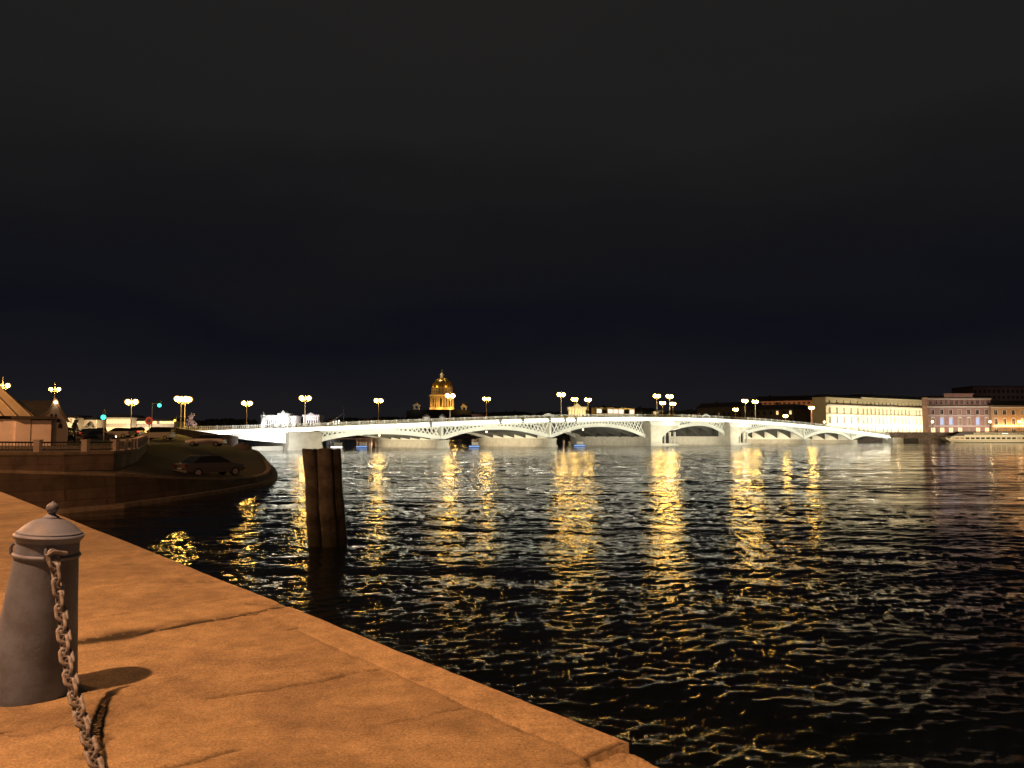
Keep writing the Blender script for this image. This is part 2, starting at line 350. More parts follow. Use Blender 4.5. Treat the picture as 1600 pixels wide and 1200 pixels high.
def quay():
    s = list(np.arange(-2.2, -.9, .02)) + list(np.arange(-.9, 3.6, .009))
    while s[-1] < 45: s.append(s[-1] + .010 + (s[-1] - 3.6) * .02)
    w = list(np.arange(0, 3.5, .009))
    while w[-1] < 60: w.append(w[-1] + .010 + (w[-1] - 3.5) * .05)
    s = np.array(s); w = np.array(w); Sg, Wg = np.meshgrid(s, w, indexing='ij')
    Z = np.full_like(Sg, QZ); D = np.zeros_like(Sg)
    near = np.clip((9 - Sg) / 3, 0, 1)
    Z += (vnoise(Sg * .9, Wg * .9, 1) - .5) * .010 + (vnoise(Sg * 5, Wg * 5, 2) - .5) * .0022 * near + (vnoise(Sg * 24, Wg * 24, 3) - .5) * .0016 * near - .004 * near * (vnoise(Sg * 31, Wg * 31, 9) > .93) + .003 * near * (vnoise(Sg * 37, Wg * 37, 10) > .94)
    cw = .275 + (vnoise(Sg * 3, Sg * 0, 4) - .5) * .03 + (vnoise(Sg * 14, Sg * 0, 5) - .5) * .016
    cop = 1 / (1 + np.exp((Wg - cw) / .012))
    ext = np.clip(1 - (Sg - 2.6) / .6, 0, 1)
    Z += cop * .006 - .010 * np.exp(-((Wg - cw) / .010) ** 2) * (.35 + .65 * (vnoise(Sg * 4, Sg * 0, 6) > .45)) * ext
    D += .35 * np.exp(-((Wg - cw - .02) / .022) ** 2) * ext * vnoise(Sg * 6, Wg * 6, 8)
    def crack(pts, width, depth, jag=.02, dirt=.8, seed=11):
        nonlocal Z, D
        P = []
        for (px, py) in pts: a, b_ = q_sw(on_z(px, py, QZ)); P.append((a, b_))
        jx = Sg + (vnoise(Sg * 9, Wg * 9, seed) - .5) * jag * 2 + (vnoise(Sg * 30, Wg * 30, seed + 1) - .5) * jag * .7
        jy = Wg + (vnoise(Sg * 9, Wg * 9, seed + 2) - .5) * jag * 2 + (vnoise(Sg * 30, Wg * 30, seed + 3) - .5) * jag * .7
        dm = np.full_like(Sg, 9.)
        for (a, b_), (c, d) in zip(P, P[1:]):
            L2 = (c - a) ** 2 + (d - b_) ** 2; tt = np.clip(((jx - a) * (c - a) + (jy - b_) * (d - b_)) / L2, 0, 1)
            dm = np.minimum(dm, np.hypot(jx - a - tt * (c - a), jy - b_ - tt * (d - b_)))
        g = np.exp(-(dm / width) ** 2); Z = Z - min(depth, .011) * g; D = D + dirt * 1.1 * np.exp(-(dm / (width * 1.15)) ** 2) * (.35 + .65 * (vnoise(Sg * 22, Wg * 22, seed + 5) > .3))
    crack([(112, 1002), (150, 998), (185, 994), (240, 985), (300, 974), (360, 965), (450, 948)], .034, .035, .03, 1.0)
    crack([(174, 994), (191, 991)], .125, .009, .02, 1.0, 15); crack([(205, 989), (345, 964)], .10, .006, .06, .45, 17); crack([(130, 1003), (172, 997)], .05, .006, .05, .7, 18)
    crack([(385, 962), (450, 952)], .006, .005, .02, .3, 16)
    crack([(0, 1146), (18, 1143)], .012, .02, .01, .8, 20)
    crack([(18, 1149), (50, 1148), (80, 1140), (95, 1132)], .006, .008, .02, .4, 24)
    crack([(975, 1161), (950, 1172), (918, 1184), (890, 1192)], 0.012, .014, .014, .8, 28)
    crack([(918, 1184), (935, 1196), (940, 1204)], .006, .01, .02, .6, 30)
    crack([(590, 1045), (545, 1052), (505, 1063), (430, 1075), (330, 1088)], 0.018, .010, .02, .5, 32)
    crack([(710, 1035), (680, 1042), (648, 1052)], .005, .006, .008, .15, 36)
    crack([(730, 1105), (690, 1112), (650, 1122), (600, 1130)], 0.014, .007, .03, .3, 40)
    crack([(365, 1172), (340, 1180), (300, 1190), (250, 1198)], 0.018, .012, .02, .6, 44)
    crack([(445, 984), (468, 981)], .014, .012, .02, .7, 48); crack([(395, 944), (428, 946)], .08, .012, .03, .45, 50)
    crack([(300, 908), (330, 909)], .10, .012, .03, .4, 52); crack([(818, 1141), (826, 1145)], .018, .004, .03, .4, 54)
    crack([(640, 1058), (655, 1064)], .025, .005, .03, .35, 56)
    crack([(170, 1100), (168, 1130), (160, 1160), (150, 1180)], .03, .010, .05, .55, 58)  # dark streak and faint hollow on the paving below the chain
    # joints across the pavement and coping, far ones
    for sj in (3.9, 7.1, 10.6, 14.2, 18.1): 
        g = np.exp(-((Sg - sj - .6 - .03 * vnoise(Wg * 4, Wg * 0, 60)) / (.008 + .002 * sj)) ** 2) * (Wg < 3.2); Z = Z - .006 * g; D = D + .35 * g
    # broken arris of the coping past the last whole stone
    ch = np.where(Sg < -.015, .018 + .045 * vnoise(Sg * 9, Sg * 0, 70) + .03 * vnoise(Sg * 26, Sg * 0, 71), .004 + .009 * vnoise(Sg * 7, Sg * 0, 72) ** 2 * near)
    drop = np.clip((ch - Wg) / .012, 0, 1); Z = Z - drop * np.where(Sg < -.015, .09 + .06 * vnoise(Sg * 12, Wg * 12, 73), .012)
    lowstone = np.where((Sg < -.015) & (Wg < .36), 1., 0.); Z = Z - lowstone * (.012 + .02 * vnoise(Sg * 8, Wg * 8, 75))
    Z = np.where((Sg < -.015) & (Sg > -.035) & (Wg < .22), Z - .03, Z)
    ns, nw = Sg.shape
    X = EA.x + qd.x * Sg + qn.x * Wg; Y = EA.y + qd.y * Sg + qn.y * Wg
    co = np.stack([X, Y, Z], -1).reshape(-1, 3)
    i0 = (np.arange(ns - 1)[:, None] * nw + np.arange(nw - 1)[None, :]).reshape(-1)
    q = np.stack([i0, i0 + 1, i0 + nw + 1, i0 + nw], -1)
    me = bpy.data.meshes.new('quay_pavement'); me.from_pydata(co.tolist(), [], q.tolist())
    me.polygons.foreach_set('use_smooth', np.ones(len(q), bool))
    if me.polygons[0].normal.z < 0: me.flip_normals()
    a = me.attributes.new('coping', 'FLOAT', 'POINT'); a.data.foreach_set('value', (cop * .75 * np.clip(1.25 - Sg / 7, .2, 1)).astype(np.float32).ravel())
    a = me.attributes.new('dirt', 'FLOAT', 'POINT'); a.data.foreach_set('value', np.clip(D, 0, 1).astype(np.float32).ravel())
    me.materials.append(mq); o = bpy.data.objects.new('quay_pavement', me); C.objects.link(o); struct(o)
    # the wall below
    wl = MB(); idx = np.arange(0, ns)
    top = [(X[i, 0], Y[i, 0], Z[i, 0]) for i in idx]; n = len(top)
    bot = [(x + qn.x * .0, y + qn.y * .0, -1.5) for x, y, z in top]
    wl.add(top + bot, [(i, i + 1, n + i + 1, n + i) for i in range(n - 1)])
    back = qpt(45, 0, QZ)
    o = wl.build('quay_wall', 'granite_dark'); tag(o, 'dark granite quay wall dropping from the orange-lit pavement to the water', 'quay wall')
quay()
# pavement behind the camera
m_ = MB(); a, b_, c, d = qpt(-2.2, 0), qpt(-2.2, 60), qpt(-30, 60), qpt(-30, 0)
m_.add([(p.x, p.y, QZ - .004) for p in (a, b_, c, d)] + [(a.x, a.y, -1.5), (d.x, d.y, -1.5)], [(0, 1, 2, 3), (0, 3, 5, 4)])
struct(m_.build('pavement', mq))

# ------------------------------------------------------------------ sodium lamps over the near quay (posts stand outside the frame)
def sodium_post(x, y, z, h, power, label):
    o = thing('street_lamp', label, 'street lamp', (x, y, z), 0, 'sodium lamps over the near quay')
    m = MB(); m.lathe([(.16, 0), (.16, .5), (.09, .6), (.06, h)], 12); m.build('post', 'iron', o, True)
    m = MB(); m.tube([(0, 0, h - .1), (.15, 0, h + .25), (.6, 0, h + .3)], .035, 8); m.build('arm', 'iron', o)
    m = MB(); m.box(.55, 1.1, -.13, .13, h + .26, h + .38); hd = m.build('lamp_head', 'iron', o)
    m = MB(); m.box(.62, 1.05, -.09, .09, h + .22, h + .255); m.build('bulb', emat('sodium_bulb', SODIUM, 5, False) if 'sodium_bulb' not in MATS else 'sodium_bulb', hd)
    point((.83, 0, h + .1), power, SODIUM, .12, o)
sodium_post(-5.75, 2.1, QZ, 8.2, 5300, 'sodium street lamp on the near quay beside the chained bollard')
sodium_post(-21.5, 14.5, QZ, 8.0, 8500, 'sodium street lamp farther along the near quay')
sodium_post(-54, 51, 2.7, 9.5, 24000, 'added unseen sodium street lamp brightening the chapel and left embankment')  # lamp added out of frame to brighten chapel and cars

# ================================================================== BOLLARD AND CHAIN
def bollard():
    base = on_z(48, 1082, QZ); base = Vector((base.x, base.y + .22 * 0, QZ))
    o = thing('bollard', 'grey cast-iron bollard with domed cap and ball finial, chained, on the quay pavement', 'bollard', base)
    o.rotation_euler = (0, R(4.6), 0)
    m = MB(); m.lathe([(.20, -.05), (.236, -.03), (.238, .0), (.236, .03), (.228, .12), (.212, .28), (.194, .46), (.178, .64), (.166, .78), (.163, .90)], 64)
    m.build('body', 'bollard_iron', o, True)
    m = MB(); m.lathe([(.160, .782), (.172, .785), (.178, .793), (.178, .800), (.172, .808), (.160, .812)], 64); m.build('band', 'bollard_iron', o, True)
    m = MB(); m.lathe([(.160, .872), (.166, .880), (.176, .892), (.182, .902), (.184, .910), (.180, .918), (.171, .922), (.170, .930), (.160, .936), (.150, .946), (.136, .960), (.114, .978), (.088, .994), (.060, 1.004), (.044, 1.008), (.042, 1.016), (.032, 1.022), (.022, 1.030), (.018, 1.040)], 64)
    for k in range(0):   # beaded ornament round the cap
        a = 2 * PI * k / 26; m.sphere((.150 * math.cos(a), .150 * math.sin(a), .968), .011, 6, 5, .7)
    m.build('cap', 'bollard_iron', o, True)
    m = MB(); m.sphere((0, 0, 1.066), .034, 20, 14); m.lathe([(.012, 1.096), (.006, 1.106)], 8); m.build('finial', 'bollard_iron', o, True)
    for a in (R(-62), R(118), R(200)):   # lugs on the band
        m = MB(); c, s = math.cos(a), math.sin(a)
        m.tube([(c * .160, s * .160, .85), (c * .178, s * .178, .855), (c * .188, s * .188, .83), (c * .184, s * .184, .80), (c * .165, s * .165, .785)], .009, 8)
        m.build('lug', 'bollard_iron', o, True)
    return base
mat('bollard_iron', (.165, .235, .43), .58, var=.5, vscale=6, bump=.15, bscale=45, col2=(.11, .145, .25))
mat('chain_iron', (.32, .38, .52), .6, var=.5, vscale=14, bump=.5, bscale=60, col2=(.11, .09, .09))
BB = bollard()
def chain():
    # path through the air from the lug down to the ground
    A = at_y(84, 872, BB.y - .19)
    pts_px = [(84, 872, BB.y - .19), (94, 945, BB.y - .30), (106, 1040, BB.y - .62), (125, 1115, BB.y - .90), (152, 1200, BB.y - 1.24)]
    P = [at_y(x, y, Y) for x, y, Y in pts_px]
    d = (P[-1] - P[-2]).normalized()
    d.z *= .75; P.append(P[-1] + d * .25); e = P[-1].copy(); e += Vector((.2, -.24, 0)); e.z = QZ + .04; P.append(e); P.append(e + Vector((.22, -.26, 0))); P.append(e + Vector((.44, -.52, 0)))
    # Catmull-Rom resample
    cv = []
    for i in range(len(P) - 1):
        p0 = P[max(i - 1, 0)]; p1 = P[i]; p2 = P[i + 1]; p3 = P[min(i + 2, len(P) - 1)]
        for k in range(20):
            t_ = k / 20; cv.append(.5 * ((2 * p1) + (p2 - p0) * t_ + (2 * p0 - 5 * p1 + 4 * p2 - p3) * t_ ** 2 + (3 * p1 - p0 - 3 * p2 + p3) * t_ ** 3))
    cv.append(P[-1])
    L = [0]
    for a, b_ in zip(cv, cv[1:]): L.append(L[-1] + (b_ - a).length)
    def pos(l):
        for i in range(len(L) - 1):
            if L[i + 1] >= l: t_ = (l - L[i]) / max(L[i + 1] - L[i], 1e-9); return cv[i].lerp(cv[i + 1], t_)
        return cv[-1]
    root = thing('chain', 'heavy rusty stud-link chain hanging from the grey bollard down to the pavement', 'chain', tuple(A))
    proto_v = None
    hl, hw, rr, pitch = .057, .0275, .0092, .087
    m = MB(); ring = []
    st = hl - hw
    for k in range(10): a = -PI / 2 + PI * k / 9; ring.append((st + hw * math.cos(a), hw * math.sin(a), 0))
    for k in range(10): a = PI / 2 + PI * k / 9; ring.append((-st + hw * math.cos(a), hw * math.sin(a), 0))
    m.tube(ring, rr, 8, True); m.tube([(0, -hw, 0), (0, hw, 0)], rr * .72, 8)
    link0 = None; l = .01; i = 0
    while l < L[-1] - .06:
        p = pos(l); q = pos(l + .05); o_ = pos(max(l - .05, 0)); d = (q - o_).normalized()
        side = d.cross(Vector((0, 0, 1))).normalized(); up = side.cross(d)
        ang = (R(22) if i % 2 == 0 else R(112)) + random.uniform(-.22, .22)
        y_ = side * math.cos(ang) + up * math.sin(ang); z_ = d.cross(y_)
        mt = Matrix((d, y_, z_)).transposed().to_4x4(); mt.translation = p - A
        if link0 is None: lk = link0 = m.build('link', 'chain_iron', root, True)
        else: lk = link0.copy(); C.objects.link(lk); lk.parent = root
        lk.matrix_local = mt
        l += pitch * .96; i += 1
    m = MB(); hk = [A + Vector((.03, .07, .015)) - A, Vector((.0, -.0, .035)), Vector((-.02, -.03, .02)), Vector((-.01, -.03, -.02)), Vector((0.02, 0, -.03))]
    m.tube(hk, .011, 8); m.build('hook', 'chain_iron', root, True)
chain()

# ================================================================== WOODEN PILES
def piles():
    Y = 26.6
    def log(pxs, top, seed, r, dy, label):
        x0 = at_y(pxs[0], 702, Y + dy).x; x1 = at_y(pxs[1], 850, Y + dy).x
        zt = at_y(pxs[0], top, Y + dy).z
        o = thing('wooden_pile', label, 'wooden pile', (x1, Y + dy, 0), 0, 'wooden piles standing in the water')
        m = MB(); seg = 28; rings = 34; vs = []; fs = []
        rs = np.random.default_rng(seed)
        ph = rs.random(6) * 6.28
        for k in range(rings):
            z = -1.2 + (zt + 1.2) * k / (rings - 1); tt = z / zt
            cx = (x0 - x1) * tt + .018 * math.sin(z * 2.1 + ph[0])
            for i in range(seg):
                a = 2 * PI * i / seg
                rad = r * (1.06 - .05 * tt) * (1 + .05 * math.sin(3 * a + ph[1] + .4 * z) + .03 * math.sin(7 * a + ph[2]) + .018 * math.sin(15 * a + ph[3] + .6 * math.sin(z * 2)) + .025 * math.sin(z * 5 + ph[4] + a))
                rad *= 1 + rs.normal(0, .008)
                ca_ = abs(math.cos(a)) ** .8 * (1 if math.cos(a) > 0 else -1); sa_ = abs(math.sin(a)) ** .8 * (1 if math.sin(a) > 0 else -1)
                vs.append((cx + rad * ca_, rad * sa_, z + (.02 * math.sin(2 * a + ph[5]) + rs.normal(0, .006) if k == rings - 1 else 0)))
        for k in range(rings - 1):
            for i in range(seg): j = (i + 1) % seg; fs.append((k * seg + i, k * seg + j, (k + 1) * seg + j, (k + 1) * seg + i))
        fs.append(tuple((rings - 1) * seg + i for i in range(seg)))
        m.add(vs, fs); m.build('log', 'wood', o, True)
        m = MB(); zc = zt * .93; m.lathe([(r * 1.09, zc - .05), (r * 1.11, zc - .045), (r * 1.11, zc + .045), (r * 1.09, zc + .05)], 28, ((x0 - x1) * .93, 0, 0)); 
    log((484, 494), 702, 1, .245, 0.0, 'leftmost of the three old wooden piles bound together in the river')
    log((507, 516), 701.3, 2, .255, -.16, 'middle of the three old wooden piles bound together in the river')
    log((520, 528), 702, 3, .258, .20, 'rightmost of the three old wooden piles bound together in the river')
piles()

# ================================================================== BRIDGE
B0 = Vector((-49, 182, 0)); B1 = Vector((158, 325, 0)); BD = (B1 - B0).normalized(); BN = Vector((-BD.y, BD.x, 0)); BA = math.atan2(BD.y, BD.x)
BWID = 36.0
def uf(px, v=0):
    k = ray(px, 678); k = k.x / k.y; o = B0 + BN * v
    return (k * o.y - o.x) / (BD.x - k * BD.y)
def bxyz(u, v, z): p = B0 + BD * u + BN * v; return Vector((p.x, p.y, z))
def zpix(px, py, v=0):
    p = bxyz(uf(px, v), v, 0); return at_y(px, py, p.y).z
_n = [(285, 667), (380, 664.5), (476, 661), (600, 657), (690, 653), (775, 651), (860, 649), (960, 647.5), (1060, 647.5), (1155, 651), (1250, 659), (1330, 669), (1390, 677)]
_c = np.polyfit([uf(a) for a, _ in _n], [zpix(a, b_) for a, b_ in _n], 4)
def ztop(u): return float(np.polyval(_c, u))
RAIL = .85; FAS = 1.15
def zdeck(u): return ztop(u) - RAIL
def zfb(u): return ztop(u) - RAIL - FAS
U0, U1 = uf(289), uf(1390)
bridge = thing('bridge', 'long white floodlit arched iron bridge with stone piers across the river', 'bridge', B0, BA)
def strip(m, u0, u1, v0, v1, fz0, fz1, step=4.0):
    n = max(1, int(math.ceil((u1 - u0) / step)))
    for i in range(n):
        a = u0 + (u1 - u0) * i / n; b_ = u0 + (u1 - u0) * (i + 1) / n
        m.hexa([(a, v0, fz0(a)), (b_, v0, fz0(b_)), (b_, v1, fz0(b_)), (a, v1, fz0(a)), (a, v0, fz1(a)), (b_, v0, fz1(b_)), (b_, v1, fz1(b_)), (a, v1, fz1(a))])
m = MB(); strip(m, U0, U1, .3, BWID - .3, lambda u: zfb(u) + .35, lambda u: zdeck(u) - .1); m.build('deck', 'asphalt', bridge)
for (va, vb) in ((0, .3), (BWID - .3, BWID)):
    m = MB(); strip(m, U0, U1, va, vb, lambda u: zfb(u) + .25, zdeck)
    s_ = -1 if va == 0 else 1; e = va if va == 0 else vb
    strip(m, U0, U1, min(e, e + s_ * .22), max(e, e + s_ * .22), lambda u: zdeck(u) - .18, lambda u: zdeck(u) + .02)
    m.build('fascia', 'bridge_paint', bridge)
    m = MB(); strip(m, U0, U1, min(e - s_ * .3, e + s_ * .5), max(e - s_ * .3, e + s_ * .5), zfb, lambda u: zfb(u) + .22); m.build('cornice', 'bridge_paint', bridge)
    # railing
    m = MB(); vr = e - s_ * .12
    strip(m, U0, U1, vr - .06, vr + .06, lambda u: ztop(u) - .1, ztop); strip(m, U0, U1, vr - .05, vr + .05, lambda u: zdeck(u) + .08, lambda u: zdeck(u) + .16)
    n = int((U1 - U0) / .42)
    for i in range(n + 1):
        u = U0 + (U1 - U0) * i / n; w_ = .17 if i % 8 == 0 else .07; z0, z1 = zdeck(u), ztop(u)
        m.box(u - w_, u + w_, vr - (.12 if i % 8 == 0 else .035), vr + (.12 if i % 8 == 0 else .035), z0, z1 + (.12 if i % 8 == 0 else -.08))
    m.build('railing', 'bridge_paint', bridge)
# LED strips washing the fascia, broken by added dark blocks for the shadow gaps
gaps = [uf(p) for p in (672, 781, 816, 858, 882, 899)]
edges = [U0 + 1.5] + sorted(gaps) + [U1 - .5]
for i in range(len(edges) - 1):
    a, b_ = edges[i] + (.5 if i else 0), edges[i + 1] - (.5 if i < len(edges) - 2 else 0)
    m = MB(); strip(m, a, b_, -.46, -.34, lambda u: zfb(u) + .225, lambda u: zfb(u) + .33, 8); m.build('light_strip', 'led', bridge)
m = MB(); strip(m, U0 + 2, U1 - 1, BWID + .34, BWID + .46, lambda u: zfb(u) + .225, lambda u: zfb(u) + .30, 10); m.build('light_strip', 'led', bridge)
for g in gaps:
    m = MB(); m.box(g - .28, g + .28, -.62, -.23, zfb(g) - .1, zdeck(g) - .1); m.build('shadow_gap_block', 'gap_shade', bridge)  # dark block standing in for a shadow gap in the bright band
SPR = lambda u: zpix(500, 690) + (zpix(860, 684.5) - zpix(500, 690)) * min(1, max(0, u / 100))
def girder(ua, ub, spr_a, spr_b, crown, lattice=True):
    """one arch span between faces of piers; front lattice truss, plain ribs behind, vault plates dark"""
    L = ub - ua
    def zi(u):
        x = (u - ua) / L * 2 - 1; zc = crown; e_ = spr_a + (spr_b - spr_a) * (u - ua) / L
        return zc - (zc - e_) * abs(x) ** 2.1
    for side, v0 in ((0, .25), (1, BWID - .55)):
        m = MB()
        strip(m, ua, ub, v0, v0 + .3, zi, lambda u: zi(u) + min(.95, zfb(u) - .02 - zi(u)), 2.0)          # arch rib
        strip(m, ua, ub, v0 - .12, v0 + .42, lambda u: zi(u) - .14, lambda u: zi(u) - .002, 2.0)           # bottom flange
        strip(m, ua, ub, v0 + .02, v0 + .28, lambda u: max(zi(u) + .95, zfb(u) - .42), lambda u: zfb(u) - .003, 2.0)
        sgap = 1.25; n = int(L / sgap)
        for i in range(n):
            for dr in (-1, 1):
                u = ua + (i + .5) * L / n; zb = zi(u) + .9; zt_ = zfb(u) - .4
                if zt_ - zb < .25:
                    if dr == 1 : m.box(u - L / n / 2, u + L / n / 2, v0 + .03, v0 + .27, min(zb, zt_), max(zt_, zb) + .02)
                    continue
                h = zt_ - zb; du = dr * h * .62; wv = .17
                u2 = u + du
                if u2 < ua or u2 > ub: continue
                zb1 = zi(u) + .85
                m.hexa([(u - wv, v0 + .05 + .01 * dr, zb1), (u + wv, v0 + .05 + .01 * dr, zb1), (u + wv, v0 + .24 + .01 * dr, zb1), (u - wv, v0 + .24 + .01 * dr, zb1),
                        (u2 - wv, v0 + .05 + .01 * dr, zfb(u2) - .35), (u2 + wv, v0 + .05 + .01 * dr, zfb(u2) - .35), (u2 + wv, v0 + .24 + .01 * dr, zfb(u2) - .35), (u2 - wv, v0 + .24 + .01 * dr, zfb(u2) - .35)])
        m.build('arch_truss', 'bridge_paint', bridge)
    for k in range(1, 6):
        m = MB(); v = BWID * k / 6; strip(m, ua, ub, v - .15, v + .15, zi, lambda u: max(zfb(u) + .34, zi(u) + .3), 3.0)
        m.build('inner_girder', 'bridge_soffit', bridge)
    for k in range(4):
        u = ua + L * (.26 + .16 * k); m = MB(); m.sphere((u, BWID * .5 + 1.5, zi(u) - .12), .26, 8, 6); m.build('soffit_lamp', 'bulb_dim', bridge, True)
def pier(uc, hw, z1, vf=-1.3, vb=BWID + 1.3):
    m = MB()
    def outline(g):
        pts = []
        for k in range(9): a = PI + PI * k / 8; pts.append((uc + (hw + g) * math.cos(a), vf + 1.2 + (hw + g) * .9 * math.sin(a)))
        for k in range(9): a = PI * k / 8; pts.append((uc + (hw + g) * math.cos(a), vb - 1.2 + (hw + g) * .9 * math.sin(a)))
        return pts
    for g, za, zb in ((.35, -2, .55), (0, .55, z1 - .4), (.25, z1 - .4, z1)):
        m.prism(outline(g), lambda x, y, za=za: (x, y, za), lambda x, y, zb=zb: (x, y, zb))
    z = 1.0
    m.build('pier', 'pier_stone', bridge)
    # masonry saddle carrying the ribs
    m = MB(); m.box(uc - .35, uc + .35, -.05, BWID + .05, z1 + .002, zfb(uc) - .004); m.build('pier_panel', 'bridge_paint', bridge)
uA0, uA1 = uf(447, -1), uf(500)
p1, p2 = uf(691), uf(860); d0a, d0b = uf(1010), uf(1052); d1a, d1b = uf(1134), uf(1164); p3, p4 = uf(1257), uf(1331); uE = uf(1388)
zz = lambda px, py: zpix(px, py)
girder(uA1, p1 - .36, zz(500, 690), zz(690, 687), zz(590, 677.5))
girder(p1 + .36, p2 - .36, zz(690, 687), zz(860, 684.5), zz(775, 670.5))
girder(p2 + .36, d0a, zz(860, 684.5), zz(1008, 684), zz(925, 666))
girder(d0b, d1a, zz(1060, 672), zz(1130, 680), zz(1090, 664.5))
girder(d1b, p3 - .36, zz(1172, 678), zz(1250, 685), zz(1212, 669.5))
girder(p3 + .36, p4 - .36, zz(1257, 686), zz(1325, 687), zz(1292, 675.5))
girder(p4 + .36, uE, zz(1331, 687), zz(1385, 687.5), zz(1356, 680.5))
pier(p1, 1.7, zz(690, 687.5)); pier(p2, 1.8, zz(860, 685)); pier(p3, 1.8, zz(1257, 686.5)); pier(p4, 1.8, zz(1331, 687.5))
# big drawbridge piers: stone block with a dark portal, flared head
def draw_pier(ua, ub):
    uc = (ua + ub) / 2; zt_ = zfb(uc) - .01; m = MB()
    poly = [(ua, 0)]
    # head carried over a dark half-arch on its right, solid shaft on its left
    pa = ua + (ub - ua) * .40; pb = ub + .2; zs = 2.2; zc = 5.5
    for (v0, v1) in ((-2.2, 3.0), (BWID - 3.0, BWID + 2.2)):
        m = MB(); m.box(ua - .2, pa, v0, v1, -2, zt_); n = 12
        f = lambda u: zs + (zc - zs) * math.sin(PI / 2 * min(1, max(.02, (u - pa) / (pb - pa)))) ** .6
        for i in range(n):
            a = pa + (pb - pa) * i / n; b_ = pa + (pb - pa) * (i + 1) / n
            m.hexa([(a, v0, f(a)), (b_, v0, f(b_)), (b_, v1, f(b_)), (a, v1, f(a)), (a, v0, zt_), (b_, v0, zt_), (b_, v1, zt_), (a, v1, zt_)])
        m.build('pier', 'pier_stone', bridge)
    m = MB(); m.box(ua - .2, ub + .2, 3.01, BWID - 3.01, -2, 2.9); m.build('pier_core', 'pier_stone', bridge)
    m = MB(); m.box(ua + .1, ub - .1, 3.01, BWID - 3.01, 2.902, zt_ - .3); m.build('pier_core', 'shade_stone', bridge)  # upper core darkened to stand for the gloom below the deck
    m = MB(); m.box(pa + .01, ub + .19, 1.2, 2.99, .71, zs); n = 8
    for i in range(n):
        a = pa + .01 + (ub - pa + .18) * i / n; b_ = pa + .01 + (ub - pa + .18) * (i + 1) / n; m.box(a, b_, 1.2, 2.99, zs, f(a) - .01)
    m.build('recess_shade', 'shade_stone', bridge)  # dark block putting the portal's shade into the colour
    m = MB(); m.box(pa, ub + .2, -2.2, 3.0, -2, .7); m.build('pier_footing', 'pier_stone', bridge)
    for k in range(3):
        m = MB(); u = pa + (pb - pa) * (.2 + .3 * k); m.lathe([(.30, .71), (.30, 4.2), (.4, 4.4), (.4, zs + .9)], 12, (u + .6, -1.2, 0)); m.build('portal_column', 'pier_stone', bridge)
    m = MB(); m.prism([(ua - .9, zt_ - .1), (ua - .2, zt_ - 1.6), (ub + .2, zt_ - 1.6), (ub + .9, zt_ - .1)], lambda x, z: (x, -2.6, z), lambda x, z: (x, -2.21, z)); m.build('pier_head', 'bridge_paint', bridge)
    
    for q, rr_ in ((.6, .36), (2.6, .28)): m = MB(); m.sphere((uc + q, -2.9, zt_ - .6), rr_, 12, 8); m.build('pier_lamp', 'bulb_white', bridge)
draw_pier(d0a, d0b); draw_pier(d1a, d1b)
# near abutment pier
m = MB(); zA = zfb((uA0 + uA1) / 2)
m.box(uA0, uA1, -2.4, BWID + 2, -2, .6); m.box(uA0 + .3, uA1 - .1, -2.1, BWID + 1.7, .6, 1.15)
for k in range(6):
    z0 = 1.15 + (zA - 1.15) * k / 6; z1 = 1.15 + (zA - 1.15) * (k + 1) / 6 - .05
    m.box(uA0 + .4, uA1 - .2, -2.0, BWID + 1.6, z0, z1); m.box(uA0 + .46, uA1 - .26, -1.94, BWID + 1.5, z1, z1 + .05)
m.build('abutment', 'pier_stone', bridge)
ul = uf(396, 0); m = MB(); m.box(ul, uA0 - .01, 1, BWID, -2, .95); m.build('abutment_footing', 'pier_stone', bridge)
# deep plate over the embankment road at the left end
u_a = uf(341); m = MB(); strip(m, u_a, uA0 + .38, .2, .5, lambda u: zfb(u) - .02 - (zfb(uA0) - zpix(447, 692.5)) * max(.02, (u - u_a) / (uA0 - u_a)) ** .75, lambda u: zfb(u) - .004, 1.5); m.build('haunch_plate', 'bridge_paint', bridge)
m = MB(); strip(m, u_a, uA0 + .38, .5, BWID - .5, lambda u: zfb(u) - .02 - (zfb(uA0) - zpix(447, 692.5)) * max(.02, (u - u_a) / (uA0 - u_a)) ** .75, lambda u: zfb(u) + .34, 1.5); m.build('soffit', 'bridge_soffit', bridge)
# far abutment
m = MB(); m.box(uE, uE + 9, -1.5, BWID + 1, -2, zfb(uE) - .01); m.box(uE - .3, uE + 6, -2.2, -1.51, -2, zfb(uE) + .2); m.build('abutment', 'pier_stone', bridge)
# pediment-like bumps (shields) on the railing
for px in (856, 1103):
    u = uf(px); m = MB(); m.prism([(-2.2, 0), (2.2, 0), (1.2, .45), (.5, .75), (-.5, .75), (-1.2, .45)], lambda x, z: (u + x, -.28, ztop(u) - .25 + z), lambda x, z: (u + x, -.05, ztop(u) - .25 + z)); m.build('railing_crest', 'bridge_paint', bridge)
# unseen lights added over the water before each span, washing girders and piers
def bl(ua, ub, power, col=(1, .94, .76)):
    uc = (ua + ub) / 2; L = ub - ua; zc = zfb(uc)
    a = bxyz(uc, -9, 1.0); tgt = bxyz(uc, 0, zc - 1.5)
    o = area(a, tgt, L * .9, .4, power, col, 150)
    d = (tgt - a).normalized(); x = BD.copy(); z = -d; y = z.cross(x).normalized(); x = y.cross(z)
    o.rotation_euler = Matrix((x, y, z)).transposed().to_euler()
for ua, ub in ((uA0, uA1), (uA1, p1), (p1, p2), (p2, d0a), (d0a, d0b), (d0b, d1a), (d1a, d1b), (d1b, p3), (p3, p4), (p4, uE)):
    bl(ua, ub, (26 if ua == uA0 else 125 if ua in (d0a, d1a) else 74) * (ub - ua), (1, .80, .50) if ua == uA0 else (1, .92, .70))
bl(uf(392), uA0 - 1, 1500, (.97, .97, .94))
